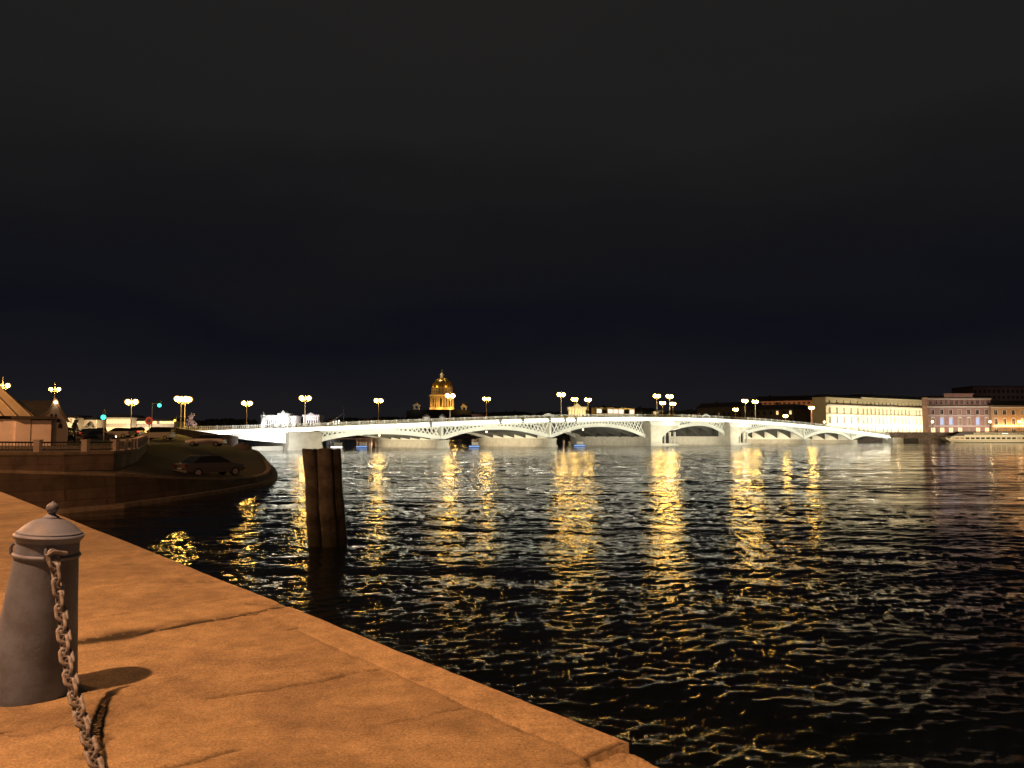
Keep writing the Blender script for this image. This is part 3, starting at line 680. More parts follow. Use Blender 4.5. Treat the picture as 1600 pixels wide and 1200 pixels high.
# light from lamps under the deck on the inner pier faces
def pl(uc, off, power, col, ln=30):
    a = bxyz(uc - off, BWID * .5, 3.0); tgt = bxyz(uc, BWID * .5, 1.9); o = area(a, tgt, ln, .4, power, col, 150)
    z = (a - tgt).normalized(); x = BN.copy(); y = z.cross(x).normalized(); x = y.cross(z); o.rotation_euler = Matrix((x, y, z)).transposed().to_euler()
for uc, k in ((p1, 1), (p2, 1), (p3, 1), (p4, .8)): pl(uc - 1.8, 6, 1700 * k, (1, .80, .52))
pl(d0b, 0, 10, (1, 1, 1)) if False else None
pl(d0a, 8, 900, (1, .88, .66)); pl(d1a, 9, 2000, (1, .88, .64)); pl(uE, 6, 900, (1, .82, .55))
# ------------------------------------------------------------------ double lanterns
def make_lamp(hs=.98, ax=.85, nm='bridge_lamp'):
    o = thing(nm, 'x', 'street lamp', (0, 0, 0), BA, 'double lanterns along the bridge')
    m = MB(); m.lathe([(.34, 0), (.34, .5), (.20, .7), (.13, 1.1), (.11, 3.2), (.15, 3.25), (.15, 3.35), (.09, 3.4), (.075, 6.7), (.11, 6.75), (.11, 6.9), (.05, 7.0), (.03, 7.9)], 12); m.build('post', 'post_paint', o, True)
    m = MB(); m.tube([(-ax, 0, 6.45), (-ax * .7, 0, 6.25), (0, 0, 6.6), (ax * .7, 0, 6.25), (ax, 0, 6.45)], .045, 8); m.build('arm', 'post_paint', o, True)
    for x in (-ax, ax):
        m = MB(); m.lathe([(q_, 6.46 + (z_ - 6.46) * hs) for q_, z_ in ((.10 * hs, 6.46), (.48 * hs, 6.65), (.72 * hs, 7.0), (.74 * hs, 7.3), (.52 * hs, 7.65), (.2 * hs, 7.8))], 14, (x, 0, 0)); lg = m.build('lantern', 'lantern_halo', o, True)  # oversized glowing shell, added as a halo round the bulb
        m = MB(); m.sphere((x, 0, 6.46 + .69 * hs), .47 * hs, 10, 7); m.build('bulb', 'bulb', lg, True)
    return o
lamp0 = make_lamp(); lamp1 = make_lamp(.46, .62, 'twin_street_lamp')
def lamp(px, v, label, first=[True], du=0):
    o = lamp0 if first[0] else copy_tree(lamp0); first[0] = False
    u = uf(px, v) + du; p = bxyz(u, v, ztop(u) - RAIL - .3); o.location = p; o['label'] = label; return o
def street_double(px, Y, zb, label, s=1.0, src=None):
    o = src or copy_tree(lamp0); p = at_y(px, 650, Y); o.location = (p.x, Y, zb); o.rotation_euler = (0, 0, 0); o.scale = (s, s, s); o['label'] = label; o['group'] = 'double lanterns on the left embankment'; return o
FR, BK = 1.0, BWID - 1.0
lamp(476, FR, 'double lantern above the stone abutment pier, behind the tops of the wooden piles')
lamp(703, FR, 'double lantern whose glow overlaps the right side of the gilded dome')
lamp(877, FR, 'tallest and leftmost double lantern of the trio by the lit pavilion')
lamp(1027, FR, 'taller left double lantern of the four above the left drawbridge pier')
lamp(1047, FR, 'taller right double lantern of the four above the left drawbridge pier')
lamp(1165, FR, 'left one of the two tall double lanterns above the right drawbridge pier')
lamp(1181, FR, 'right one of the two tall double lanterns above the right drawbridge pier')
lamp(1269, FR, 'last tall double lantern before the bright yellow palace on the right bank')
lamp(385, BK, 'double lantern just left of the white floodlit palace beyond the bridge')
lamp(591, BK, 'double lantern on the bridge midway between abutment pier and gilded dome')
lamp(760, BK, 'double lantern on the far side of the bridge right of the gilded dome')
lamp(898, BK, 'middle lantern of the trio, standing before the lit pavilion')
lamp(919, BK, 'right lantern of the trio, at the right end of the lit pavilion')
lamp(1036, BK, 'shorter left lantern of the four above the left drawbridge pier')
lamp(1052, BK, 'shorter right lantern of the four above the left drawbridge pier')
lamp(1150, BK, 'small far lantern just left of the two tall ones over the right drawbridge pier')
lamp(1228, BK, 'small far lantern standing before the dim brown building')
lamp(282, -1, 'left lamp of the close pair where the bridge begins')
lamp(288, 2, 'right lamp of the close pair where the bridge begins')
# small lamps at mid-height of the posts are part of the pair at the bridge head
street_double(205, 150, 3.9, 'double lantern over the parked white car left of the green traffic light', .86)
street_double(84, 120, 4.0, 'double-headed lamp rising behind the small gabled chapel', 1, copy_tree(lamp1))
street_double(2, 95, 3.0, 'lamp at the left picture edge above the chapel roof', 1.0, lamp1)

# ================================================================== LAND: far and left banks
EQ = [Vector((158, 328, 0)) + BN * s for s in (0, 120, 300, 520, 760, 1000)]
def slab(name, pts, z, m_, kind='structure', bottom=-2):
    m = MB(); n = len(pts); m.prism([(p[0], p[1]) for p in pts], lambda x, y: (x, y, bottom), lambda x, y: (x, y, z)); o = m.build(name, m_); o['kind'] = kind; return o
RS = [(158, 330), (205, 345), (250, 347), (420, 340), (900, 330)]
LZ = 3.9
far_poly = [(EQ[-1].x, EQ[-1].y)] + [(p.x, p.y) for p in reversed(EQ[:-1])] + RS[1:] + [(3000, 330), (3000, 4500), (-3000, 4500), (-3000, 1500), (-700, 1500)]
slab('far_bank', far_poly, 1.9, 'street')
slab('right_bank', [(190, 372), (170, 345)] + RS[1:] + [(1500, 330), (1500, 700), (190, 700)], 3.55, 'street')
left_poly = [(-64, 176), (-72, 200)] + [(-72 - .57 * s, 200 + .825 * s) for s in (100, 300, 600, 1000)] + [(-3000, 1600), (-3000, 60), (-75, 60), (-60, 90)]
slab('left_bank', left_poly, 3.0, 'street')
# embankment walls along the far bank, lit coping line
def wallrun(pts, z0, z1, th, name, mt, label, cat, capm=None):
    o = thing(name, label, cat, (pts[0][0], pts[0][1], 0))
    m = MB(); cap = MB()
    for a, b_ in zip(pts, pts[1:]):
        a = Vector((a[0], a[1], 0)) - o.location; b_ = Vector((b_[0], b_[1], 0)) - o.location; d = (b_ - a).normalized(); n = Vector((-d.y, d.x, 0)) * th / 2
        def P(p, k, z): q = p + n * k; return (q.x, q.y, z)
        m.hexa([P(a, -1, z0), P(b_, -1, z0), P(b_, 1, z0), P(a, 1, z0), P(a, -1, z1), P(b_, -1, z1), P(b_, 1, z1), P(a, 1, z1)])
        cap.hexa([P(a, -1.3, z1 + .002), P(b_, -1.3, z1 + .002), P(b_, 1.3, z1 + .002), P(a, 1.3, z1 + .002), P(a, -1.3, z1 + .25), P(b_, -1.3, z1 + .25), P(b_, 1.3, z1 + .25), P(a, 1.3, z1 + .25)])
    m.build('wall', mt, o); cap.build('coping', capm or mt, o); return o
wallrun([(p.x, p.y) for p in EQ], -2, 2.1, 1.0, 'embankment_wall', 'granite', 'long granite embankment wall of the far bank seen through the bridge arches', 'embankment wall', 'kerb')
wallrun([(161, 331)] + [(205, 343), (250, 345), (420, 338), (900, 328)], -2, 4.3, 1.0, 'embankment_wall', 'granite', 'granite embankment wall right of the bridge behind the moored tour boat', 'embankment wall', 'kerb')
# stair ramp down to the water beside the far abutment
_a = at_y(1419, 691, 341); _b = at_y(1441, 676, 342)
m = MB(); m.prism([(_a.x, .2), (_b.x, 4.1), (_b.x, 4.5), (_a.x - .6, .5)], lambda x, z: (x, 339, z), lambda x, z: (x, 343.5, z)); tag(m.build('landing_stair', 'kerb'), 'pale sloping stone stair descending to the water right of the bridge end', 'stair')
m = MB(); m.box(at_y(1403, 680, 339).x, _a.x + 6, 337, 343, -2, .9); tag(m.build('landing_stage', 'granite'), 'low stone landing at the foot of the sloping stair', 'landing stage')

# ------------------------------------------------------------------ buildings
def building(name, label, p0, p1, z0, z1, depth, rows, wall, trim, cat='building', cornices=(), roof=3.0, attic=None, proto={}):
    p0 = Vector((p0[0], p0[1], 0)); p1 = Vector((p1[0], p1[1], 0)); L = (p1 - p0).length; ang = math.atan2(p1.y - p0.y, p1.x - p0.x)
    o = thing(name, label, cat, (p0.x, p0.y, z0), ang)
    H = z1 - z0; T = .5; m = MB(); zc = 0
    rows = sorted(rows, key=lambda r: r['z'])
    wins = []
    for r in rows:
        za, zb = r['z'], r['z'] + r['h']
        if za > zc: m.box(0, L, 0, T, zc, za)
        n = r['n']; x0 = r.get('x0', 0); x1 = r.get('x1', 1); span = (x1 - x0) * L
        xs = [x0 * L + span * (i + .5) / n for i in range(n)]; hw = r['w'] / 2; pr = 0
        for x in xs:
            m.box(pr, x - hw, 0, T, za, zb); pr = x + hw; wins.append((x, za, r))
        m.box(pr, L, 0, T, za, zb); zc = zb
    if zc < H: m.box(0, L, 0, T, zc, H)
    m.box(0, T, T, depth, 0, H); m.box(L - T, L, T, depth, 0, H); m.box(T, L - T, depth - T, depth, 0, H)
    m.build('wall', wall, o)
    m = MB()
    e = .6
    m.prism([(-e, H + .002), (L + e, H + .002), (L + e - min(roof, 3), H + roof), (-e + min(roof, 3), H + roof)], lambda x, z: (x, -e + (z - H) * .9, z), lambda x, z: (x, depth + e - (z - H) * .9, z))
    rf = m.build('roof', 'roof_metal', o)
    if roof > 1.5:
        for k in range(max(1, int(L / 14))):
            x = L * (k + .5) / max(1, int(L / 14)) + random.uniform(-2, 2); x = min(max(x, 3), L - 3)
            m = MB(); m.box(x - .6, x + .6, depth * .35, depth * .35 + .8, H + roof * .5, H + roof + 1.3); m.build('chimney', wall, rf)
    for zc_, hh, pj in cornices:
        m = MB(); m.box(-pj * .6, L + pj * .6, -pj, -.003, zc_, zc_ + hh); m.box(-pj * .3, L + pj * .3, -pj * .55, -.003, zc_ - hh * .6, zc_ - .002); m.build('cornice', trim, o)
    lim = 96
    for i, (x, za, r) in enumerate(wins[:lim]):
        hw = r['w'] / 2; h = r['h']; key = (round(r['w'], 2), round(h, 2), r.get('arch'), trim, r.get('sur', True))
        if key not in proto:
            m = MB(); f = .22
            if r.get('sur', True):
                m.box(-hw - f, -hw, -.12, -.003, -f, h); m.box(hw, hw + f, -.12, -.003, -f, h); m.box(-hw - f, hw + f, -.18, -.003, h, h + f * 1.3); m.box(-hw - f * 1.4, hw + f * 1.4, -.24, -.003, -f * 1.6, -f)
                if r.get('arch'):
                    m.prism([((hw + f) * math.cos(PI * k / 8), h + f * 1.3 + .01 + (hw + f) * .55 * math.sin(PI * k / 8)) for k in range(9)], lambda a_, b2: (a_, -.15, b2), lambda a_, b2: (a_, -.003, b2))
            m.box(-.05, .05, .1, .2, 0, h); m.box(-hw, hw, .1, .2, h * .62, h * .62 + .09)
            w_ = m.build('window', trim, o); pm = MB(); pm.box(-hw, hw, .25, .33, 0, h); pn = pm.build('pane', 'glass_dark', w_)
            proto[key] = (w_, pn); w_.location = (x, 0, za)
        else:
            w_ = proto[key][0].copy(); C.objects.link(w_); w_.parent = o; w_.location = (x, 0, za)
            pn = proto[key][1].copy(); C.objects.link(pn); pn.parent = w_
        q = random.random(); lit = r.get('lit', 0); mm = None
        if q < lit: mm = r.get('litm', 'window_lit')
        elif q < lit * 2: mm = 'window_dim'
        if mm:
            pn.data = pn.data.copy(); pn.data.materials[0] = MATS[mm]
    if len(wins) > lim:
        m = MB()
        for (x, za, r) in wins[lim:]: m.box(x - r['w'] / 2, x + r['w'] / 2, .25, .33, za, za + r['h'])
        m.build('window', 'glass_dark', o)['kind'] = 'stuff'
    return o, L, ang
def xy(px, Y): p = at_y(px, 660, Y); return (p.x, Y)
def flood(p0, p1, z, off, power, col, tz, spread=160, hgt=.5):
    p0 = Vector((p0[0], p0[1], 0)); p1 = Vector((p1[0], p1[1], 0)); c = (p0 + p1) / 2; d = (p1 - p0).normalized(); n = Vector((d.y, -d.x, 0))
    if n.y > 0: n = -n
    a = c + n * off; a.z = z; tg = c.copy(); tg.z = tz
    o = area(a, tg, (p1 - p0).length * .95, hgt, power, col, spread); z_ = (a - tg).normalized(); x = d; y = z_.cross(x).normalized(); x = y.cross(z_)
    o.rotation_euler = Matrix((x, y, z_)).transposed().to_euler()
G = 3.6
# bright yellow palace: corner block and long wing
P0, P1 = xy(1291, 372), xy(1346, 392)
zr = at_y(1300, 620.5, 374).z
building('palace', 'bright yellow floodlit corner palace with wide window bays beside the bridge end', P0, P1, G, zr, 7,
         [dict(z=1.2, h=2.6, w=1.7, n=5, lit=.3), dict(z=5.6, h=3.2, w=1.7, n=5, arch=True, lit=.1), dict(z=10.4, h=2.8, w=1.6, n=5, lit=.1), dict(z=15.3, h=1.5, w=1.3, n=5, sur=False)], 'yellow_wall', 'white_trim', cornices=((13.9, .6, .9), (4.7, .35, .4), (9.6, .3, .35)), roof=1.4)
flood(P0, P1, G + .6, 4.0, 4200, (1, .88, .64), 13, 130); flood(P0, P1, G + 5, 9.0, 3600, (1, .80, .46), 11)
P2 = xy(1451, 428)
building('palace', 'long bright yellow floodlit wing with many narrow windows, left of the pink house', P1, P2, G, at_y(1400, 623.5, 412).z, 22,
         [dict(z=1.2, h=2.6, w=1.3, n=18, lit=.5, sur=False), dict(z=5.6, h=3.0, w=1.3, n=18, arch=True, lit=.15), dict(z=10.4, h=2.6, w=1.2, n=18, lit=.08), dict(z=15.3, h=1.3, w=1.1, n=18, sur=False)], 'yellow_wall', 'white_trim', cornices=((13.9, .6, .9), (4.7, .35, .4), (9.6, .3, .35)), roof=1.6)
flood(P1, P2, G + .6, 4.0, 7000, (1, .88, .64), 13, 130); flood(P1, P2, G + 5, 9.0, 6000, (1, .81, .48), 11)
# pink house
P3, P4 = xy(1451, 400), xy(1549, 400)
building('town_house', 'pink three-storey house with pale window surrounds behind the tour boat', P3, P4, G, at_y(1500, 621, 400).z, 6,
         [dict(z=1.0, h=2.4, w=2.2, n=7, sur=False, lit=.3, litm='window_lit'), dict(z=5.0, h=3.3, w=1.7, n=7, arch=True, lit=.32, litm='window_blue'), dict(z=10.6, h=2.3, w=1.5, n=7, lit=.05), dict(z=15.7, h=1.9, w=1.2, n=12, sur=False)], 'pink_wall', 'white_trim', cornices=((14.2, .5, .8), (9.6, .25, .3), (4.2, .3, .35), (18.3, .4, .5)), roof=.9)
m = MB(); a, b_ = xy(1477, 399.6), xy(1521, 399.6); m.box(a[0], b_[0], 399.4, 400.4, at_y(1500, 621, 400).z + .05, at_y(1500, 616, 400).z); m.prism([(a[0] - .4, at_y(1500, 616, 400).z + .003), (b_[0] + .4, at_y(1500, 616, 400).z + .003), (b_[0] + .4, at_y(1500, 616, 400).z + .4), (a[0] - .4, at_y(1500, 616, 400).z + .4)], lambda x, z: (x, 399.1, z), lambda x, z: (x, 400.6, z))
pk = m.build('parapet', 'pink_wall'); th_ = [o_ for o_ in C.objects if o_.name.startswith('town_house')][0]; pk.parent = th_; pk.matrix_parent_inverse = Matrix.Translation(th_.location).inverted() if abs(th_.rotation_euler.z) < 1e-4 else th_.matrix_basis.inverted()
flood(P3, P4, G + 4, 14.0, 2600, (1, .82, .68), 9)
# orange house
P5, P6 = xy(1549.5, 398), xy(1700, 398)
building('town_house', 'orange-lit two-storey house with glowing sconces at the right picture edge', P5, P6, G, at_y(1580, 633.5, 398).z, 18,
         [dict(z=1.0, h=2.4, w=1.8, n=11, sur=False, lit=.3), dict(z=5.0, h=2.9, w=1.5, n=11, arch=True, lit=.1), dict(z=10.2, h=2.3, w=1.7, n=11, lit=.12)], 'orange_wall', 'white_trim', cornices=((13.8, .4, .6), (4.2, .3, .4)), roof=2.5)
flood(P5, P6, G + 4.2, 1.3, 2600, (1, .52, .20), 9, 170, .3); flood(P5, P6, G + 3, 12, 2400, (1, .58, .26), 8)
# tall dim block behind
building('office_block', 'tall unlit dark block rising behind the orange house', xy(1522, 520), xy(1625, 520), G, at_y(1570, 604, 520).z, 25, [dict(z=4 + 4 * k, h=2, w=1.6, n=14, sur=False) for k in range(7)], 'dull_wall', 'dull_wall', roof=.5)
flood(xy(1522, 520), xy(1625, 520), 26, 25, 450, (1, .62, .6), 32)  # added unseen light lifting the block to the sky's tone
# brown building left of the yellow palace
P7, P8 = xy(1178, 470), xy(1292, 452)
building('old_warehouse', 'dim brown long building behind the small far lantern left of the yellow palace', P7, P8, G, at_y(1235, 626, 460).z, 20, [dict(z=3 + 5 * k, h=2.4, w=1.6, n=15, sur=False) for k in range(4)], 'brown_wall', 'brown_wall', roof=3, cornices=((19.5, .5, .5),))
flood(P7, P8, G + 1, 18, 6500, (1, .48, .20), 12)
# row of dark houses along the far bank behind the bridge
s_ = 60; k = 0
dl = ['low dark house', 'dark house with a wide front', 'narrow dark house', 'dark gabled house', 'long unlit house', 'dark house with a dim lit floor']
while s_ < 900:
    L = 28 + 16 * ((k * 7) % 5) / 4; a = Vector((158, 328, 0)) + BN * (s_ + L) + BD * 24; b_ = Vector((158, 328, 0)) + BN * (s_ + .3) + BD * 24
    zt_ = 16.5 + [0, 2.2, -1.5, 1.2, 3.0, -.6][k % 6]
    pxm = 800 + 1200 * a.x / a.y; 
    where = ['right of the four lanterns', 'behind the four lanterns', 'right of the tram', 'behind the tram', 'right of the lit pavilion', 'behind the lit pavilion', 'left of the lit pavilion', 'right of the gilded dome'][min(7, max(0, int((1130 - pxm) / 45)))] if pxm > 740 else ('below the gilded dome' if pxm > 640 else 'left of the dome')
    building('embankment_house', f'{dl[k % 6]} on the far bank {where}' + (f', {["first", "second", "third", "fourth", "fifth", "sixth", "seventh", "eighth", "ninth", "tenth"][min(9, max(0, k - 9))]}' if pxm <= 740 else ''), (a.x, a.y), (b_.x, b_.y), G, zt_, 14, [dict(z=2.2 + 4 * q, h=1.9, w=1.4, n=int(L / 3.6), sur=False, lit=.05) for q in range(3)], 'dull_wall', 'dull_wall', roof=2.6)
    s_ += L + .6; k += 1
# embankment lanterns of the far bank: seen under the arches
def make_small_lamp():
    o = thing('embankment_lamp', 'x', 'street lamp', (0, 0, 3.9), 0, 'small lanterns along the far embankment')
    m = MB(); m.lathe([(.18, 0), (.1, .4), (.06, 3.6)], 8); m.build('post', 'iron', o)
    m = MB(); m.sphere((0, 0, 3.85), .5, 8, 6); m.build('bulb', 'bulb_small', o, True); return o
sl0 = make_small_lamp(); n_ = 0
SLP = []
for s_ in range(30, 900, 38): SLP.append(Vector((158, 328, 0)) + BN * s_ + BD * 1.6)
for i, p in enumerate(SLP):
    o = sl0 if i == 0 else copy_tree(sl0); o.location = (p.x, p.y, 1.95); o['label'] = 'small warm lantern on the far embankment seen through the bridge arches'
for px, Y, hgt in ((1288, 360, 6.5), (1402, 352, 1), (1457, 352, 4.5), (1547, 352, 5), (1592, 350, 4), (1341, 360, 3)):
    o = copy_tree(sl0); p = xy(px, Y); o.location = (p[0], Y, 3.9 + (0 if hgt < 4 else 1.6)); o['group'] = 'lanterns on the right bank quay'
    o['label'] = {1288: 'lantern at the left corner of the bright yellow palace', 1402: 'lantern in front of the yellow wing above the sloping stair', 1457: 'lantern at the left corner of the pink house', 1547: 'lantern between the pink and the orange house', 1592: 'lantern before the orange house at the right edge', 1341: 'lantern in front of the corner of the yellow palace'}[px]
area((190, 312, 4), (200, 343, 2), 60, .5, 2600, (1, .72, .4), 150)  # unseen light added over the water to brighten the embankment wall

# ------------------------------------------------------------------ cathedral
def cathedral():
    Y = 1000; c = at_y(690.5, 641, Y); k = Y / 1200.0
    o = thing('cathedral', 'cathedral with gilded dome, ringed drum and belfries glowing amber above the bridge', 'cathedral', (c.x, Y, 0))
    zy = lambda y: at_y(690, y, Y).z
    m = MB(); m.box(-42, 40, -30, 30, 0, zy(643)); m.prism([(-42, zy(643)), (40, zy(643)), (30, zy(641)), (-32, zy(641))], lambda x, z: (x, -28, z + .01), lambda x, z: (x, 28, z + .01)); m.build('nave', 'stone_dark', o)
    z0, z1 = zy(641), zy(617)
    m = MB(); m.lathe([(16.2, z0), (16.2, z0 + 3.6), (15.6, z0 + 3.8)], 32); m.build('drum_base', 'stone_warm', o, True)
    m = MB(); m.lathe([(12.0, z0 + 3.8), (12.0, z1 - 2)], 32); dr = m.build('drum', 'stone_warm', o, True)
    for i in range(24):
        a = 2 * PI * (i + .5) / 24; m = MB(); m.lathe([(.95, z0 + 3.9), (.95, z0 + 4.6), (.72, z0 + 4.8), (.62, z1 - 3.4), (.95, z1 - 2.2)], 8, (14.8 * math.cos(a), 14.8 * math.sin(a), 0)); m.build('column', 'stone_warm', o, True)
    for i in range(12):
        a = 2 * PI * i / 12; ca, sa = math.cos(a), math.sin(a); m = MB()
        m.hexa([(12.05 * ca - x * sa, 12.05 * sa + x * ca, z) if q else (12.3 * ca - x * sa, 12.3 * sa + x * ca, z) for z in (z0 + 5, z1 - 5) for x, q in ((-1.1, 1), (1.1, 1), (1.1, 0), (-1.1, 0))]); m.build('window', 'glass_dark', dr)
    m = MB(); m.lathe([(15.6, z1 - 2.1), (16.6, z1 - 1.2), (16.8, z1 - .2), (16.4, z1), (16.4, z1 + 1.0), (15.9, z1 + 1.0)], 40); m.build('entablature', 'stone_warm', o, True)
    za, zb = zy(616), zy(606)
    m = MB(); m.lathe([(13.8, za), (13.8, za + .8), (13.2, za + 1), (13.0, zb - 1), (13.8, zb - .6), (13.8, zb)], 40)
    for i in range(24): a = 2 * PI * i / 24; m.lathe([(.55, za + .8), (.5, zb - .8)], 6, (13.4 * math.cos(a), 13.4 * math.sin(a), 0))
    m.build('attic', 'stone_warm', o, True)
    zd = zy(591); prof = [(12.9 * math.cos(t_ * PI / 2), zb + (zd - zb) * math.sin(t_ * PI / 2)) for t_ in [i / 10 for i in range(10)]] + [(2.6, zd)]
    m = MB(); m.lathe(prof, 40)
    m.build('dome', 'gold', o, True)
    m = MB()
    for i in range(12):
        a = 2 * PI * i / 12; m.tube([((r_ + .12) * math.cos(a), (r_ + .12) * math.sin(a), z) for r_, z in prof], .28, 6)
    m.build('dome_rib', 'gold', o, True)
    m = MB(); zl = zy(583.5); m.lathe([(3.4, zd - .5), (3.4, zd + .6), (2.5, zd + .8), (2.4, zl - 2.4), (3.2, zl - 2), (3.2, zl - 1.4), (2.2, zl), (1.0, zl + 1.2), (.5, zl + 1.8)], 16); m.build('lantern', 'stone_warm', o, True)
    m = MB(); zc = zy(577); m.box(-.28, .28, -.2, .2, zl + 1.8, zc); m.box(-1.1, 1.1, -.2, .2, zc - 2.4, zc - 1.8); m.build('cross', 'gold', o)
    for sx, px, yb, yt in ((0, 654.5, 641, 629.5), (1, 727, 645, 630), (2, 662, 642, 634), (3, 719, 642, 634)):
        if sx > 1: continue
        x = at_y(px, 641, Y).x - c.x; zb_, zt_ = zy(yb), zy(yt); h = zt_ - zb_
        m = MB(); m.box(x - 3.6, x + 3.6, -28, -21, zb_, zb_ + h * .12)
        for q in (-1, 1):
            for w_ in (-27.6, -22.4): m.box(x + q * 2.6 - .8, x + q * 2.6 + .8, w_ - .8 + .4, w_ + .8, zb_ + h * .12, zb_ + h * .5)
        m.box(x - 4.2, x + 4.2, -28.6, -20.6, zb_ + h * .5, zb_ + h * .6)
        m.prism([(x - 3.6, zb_ + h * .6), (x + 3.6, zb_ + h * .6), (x, zb_ + h * .78)], lambda a_, z: (a_, -28.4, z), lambda a_, z: (a_, -20.8, z)); bf = m.build('belfry', 'stone_warm', o)
        m = MB(); m.lathe([(2.6, h * .62), (2.9, h * .7), (2.2, h * .82), (.6, h * .9), (.2, h * 1.0)], 14, (x, -24.6, zb_)); m.build('cupola', 'gold', bf, True)
        point((c.x + x, Y - 38, zb_ + 6), 2500 if sx else 1000, (1, .62, .2) if sx else (.9, .85, .7), 1)
    for a, pw in ((R(-150), 9000), (R(-95), 15000), (R(-40), 20000)):
        point((c.x + 24 * math.cos(a), Y + 24 * math.sin(a), z0 + 1), pw, (1, .52, .10), 1.5)
    for a in (R(-130), R(-50)): point((c.x + 24 * math.cos(a), Y + 24 * math.sin(a), zb + 3), 3200, (1, .55, .14), 1)
    point((c.x - 4, Y - 7, zl), 1500, (1, .85, .5), .5)
cathedral()

# ------------------------------------------------------------------ other lit buildings beyond the bridge
def portico(name, label, px0, px1, Y, ytop, ped, ncol, mt, pw, col, cat='building', z0=3.2, side=True):
    a, b_ = at_y(px0, 660, Y).x, at_y(px1, 660, Y).x; W_ = b_ - a; zt_ = at_y(800, ytop, Y).z - z0
    o = thing(name, label, cat, (a, Y, z0))
    m = MB(); m.box(0, W_, 1.6, 14, 0, zt_); m.build('wall', mt, o)
    m = MB(); m.box(-.4, W_ + .4, -.3, 14.4, zt_ + .003, zt_ + 1.3); 
    if ped: m.prism([(W_ * .25, zt_ + 1.31), (W_ * .75, zt_ + 1.31), (W_ * .5, zt_ + 1.31 + ped)], lambda x, z: (x, -.2, z), lambda x, z: (x, 9, z))
    m.build('entablature', mt, o)
    for i in range(ncol):
        x = .8 + (W_ - 1.6) * i / max(1, ncol - 1); m = MB(); m.lathe([(.6, 0), (.45, .4), (.38, zt_ - .5), (.62, zt_)], 10, (x, .7, 0)); m.build('column', mt, o, True)
    for i in range(ncol - 1):
        x = .8 + (W_ - 1.6) * (i + .5) / max(1, ncol - 1); m = MB(); m.box(x - .6, x + .6, 1.5, 1.597, zt_ * .25, zt_ * .8); m.build('window', 'glass_dark', o)
    flood((a, Y), (b_, Y), z0 + 3, 9, pw, col, z0 + zt_ * .7)
    return o
portico('palace', 'white floodlit palace wing with tower stub beyond the bridge, left of the abutment lantern', 408, 434, 560, 651.5, 0, 8, 'white_trim', 3600, (.88, .95, 1))
portico('palace', 'white floodlit palace centre with raised attic beyond the bridge', 434.3, 450, 556, 648.5, 2.0, 6, 'white_trim', 3600, (.95, .98, 1))
portico('palace', 'white floodlit lower end wing just right of the raised attic', 450.3, 462, 560, 652.5, 0, 4, 'white_trim', 1500, (.88, .95, 1))
portico('palace', 'white columned portico behind the lantern of the abutment pier', 473, 498, 560, 651, 1.6, 7, 'white_trim', 2800, (1, .9, 1))
_p = at_y(411.5, 646, 555); m = MB(); m.lathe([(1.6, 0), (1.6, _p.z - 6), (1.0, _p.z - 5.5), (1.0, _p.z - 4.4), (1.5, _p.z - 4.2), (.4, _p.z - 2.8), (.1, _p.z - 1.6)], 12, (_p.x, 555, 3)); tag(m.build('turret', 'white_trim', None, True), 'slim white floodlit turret at the left end of the white palace', 'turret')
portico('pavilion', 'cream lit pavilion with pillars and low golden roof behind the trio of lanterns', 888, 916, 420, 639.5, 2.2, 6, 'cream_wall', 4500, (1, .78, .4))
portico('pavilion', 'low lit arcade between the four lanterns above the left drawbridge pier', 1022, 1046, 470, 646, .8, 7, 'cream_wall', 3000, (1, .82, .5))
def glow_front(px0, px1, Y, ytop, label, mt, pw, col, z0=3.0, name='terrace_house', n=8):
    a, b_ = at_y(px0, 660, Y), at_y(px1, 660, Y)
    building(name, label, (a.x, Y), (b_.x, Y), z0, at_y(800, ytop, Y).z, 12, [dict(z=2 + 3.4 * q, h=1.8, w=1.3, n=n, sur=False, lit=.1) for q in range(2)], mt, 'white_trim', roof=1.2)
    flood((a.x, Y), (b_.x, Y), z0 + 2, 8, pw, col, z0 + 6)
glow_front(88, 121, 330, 653, 'beige floodlit house front just right of the gabled chapel', 'cream_wall', 1300, (1, .7, .42))
glow_front(130, 151, 335, 656, 'short beige house front left of the near green traffic light', 'cream_wall', 500, (1, .68, .4))
glow_front(166, 205, 340, 652.5, 'beige floodlit house front behind the white hatchback', 'cream_wall', 750, (1, .72, .42))
glow_front(208, 272, 345, 658, 'long pale house front behind the round red sign', 'cream_wall', 1100, (1, .76, .55), n=14)
glow_front(737, 822, 640, 647, 'long low pinkish front beyond the bridge right of the gilded dome', 'pink_wall', 3000, (1, .72, .6), n=18, name='long_hall')
glow_front(512, 600, 760, 656, 'long dim front on the far shore left of the dome', 'brown_wall', 1800, (1, .6, .4), n=18, name='long_hall')
# white tent roofs left of dome
for px, w_, lab in ((666, 6.0, 'larger white lit tent roof peeping over the bridge below the dome'), (691, 4.8, 'smaller white lit tent roof peeping over the bridge below the dome')):
    p = at_y(px, 653, 520); o = thing('tent', lab, 'tent', (p.x, 520, 3.4), 0, 'white tents beyond the bridge'); hz = at_y(px, 650, 520).z - 3.4
    m = MB(); m.lathe([(w_ * .45, 0), (w_ * .45, hz - .6)], 10); m.build('wall', 'white_trim', o); m = MB(); m.lathe([(w_ * .5, hz - .6), (w_ * .3, hz + .5), (.2, hz + 1.6)], 12); m.build('roof', 'white_trim', o, True)
    point((p.x, 512, 12), 900, (1, .93, .8), .5)
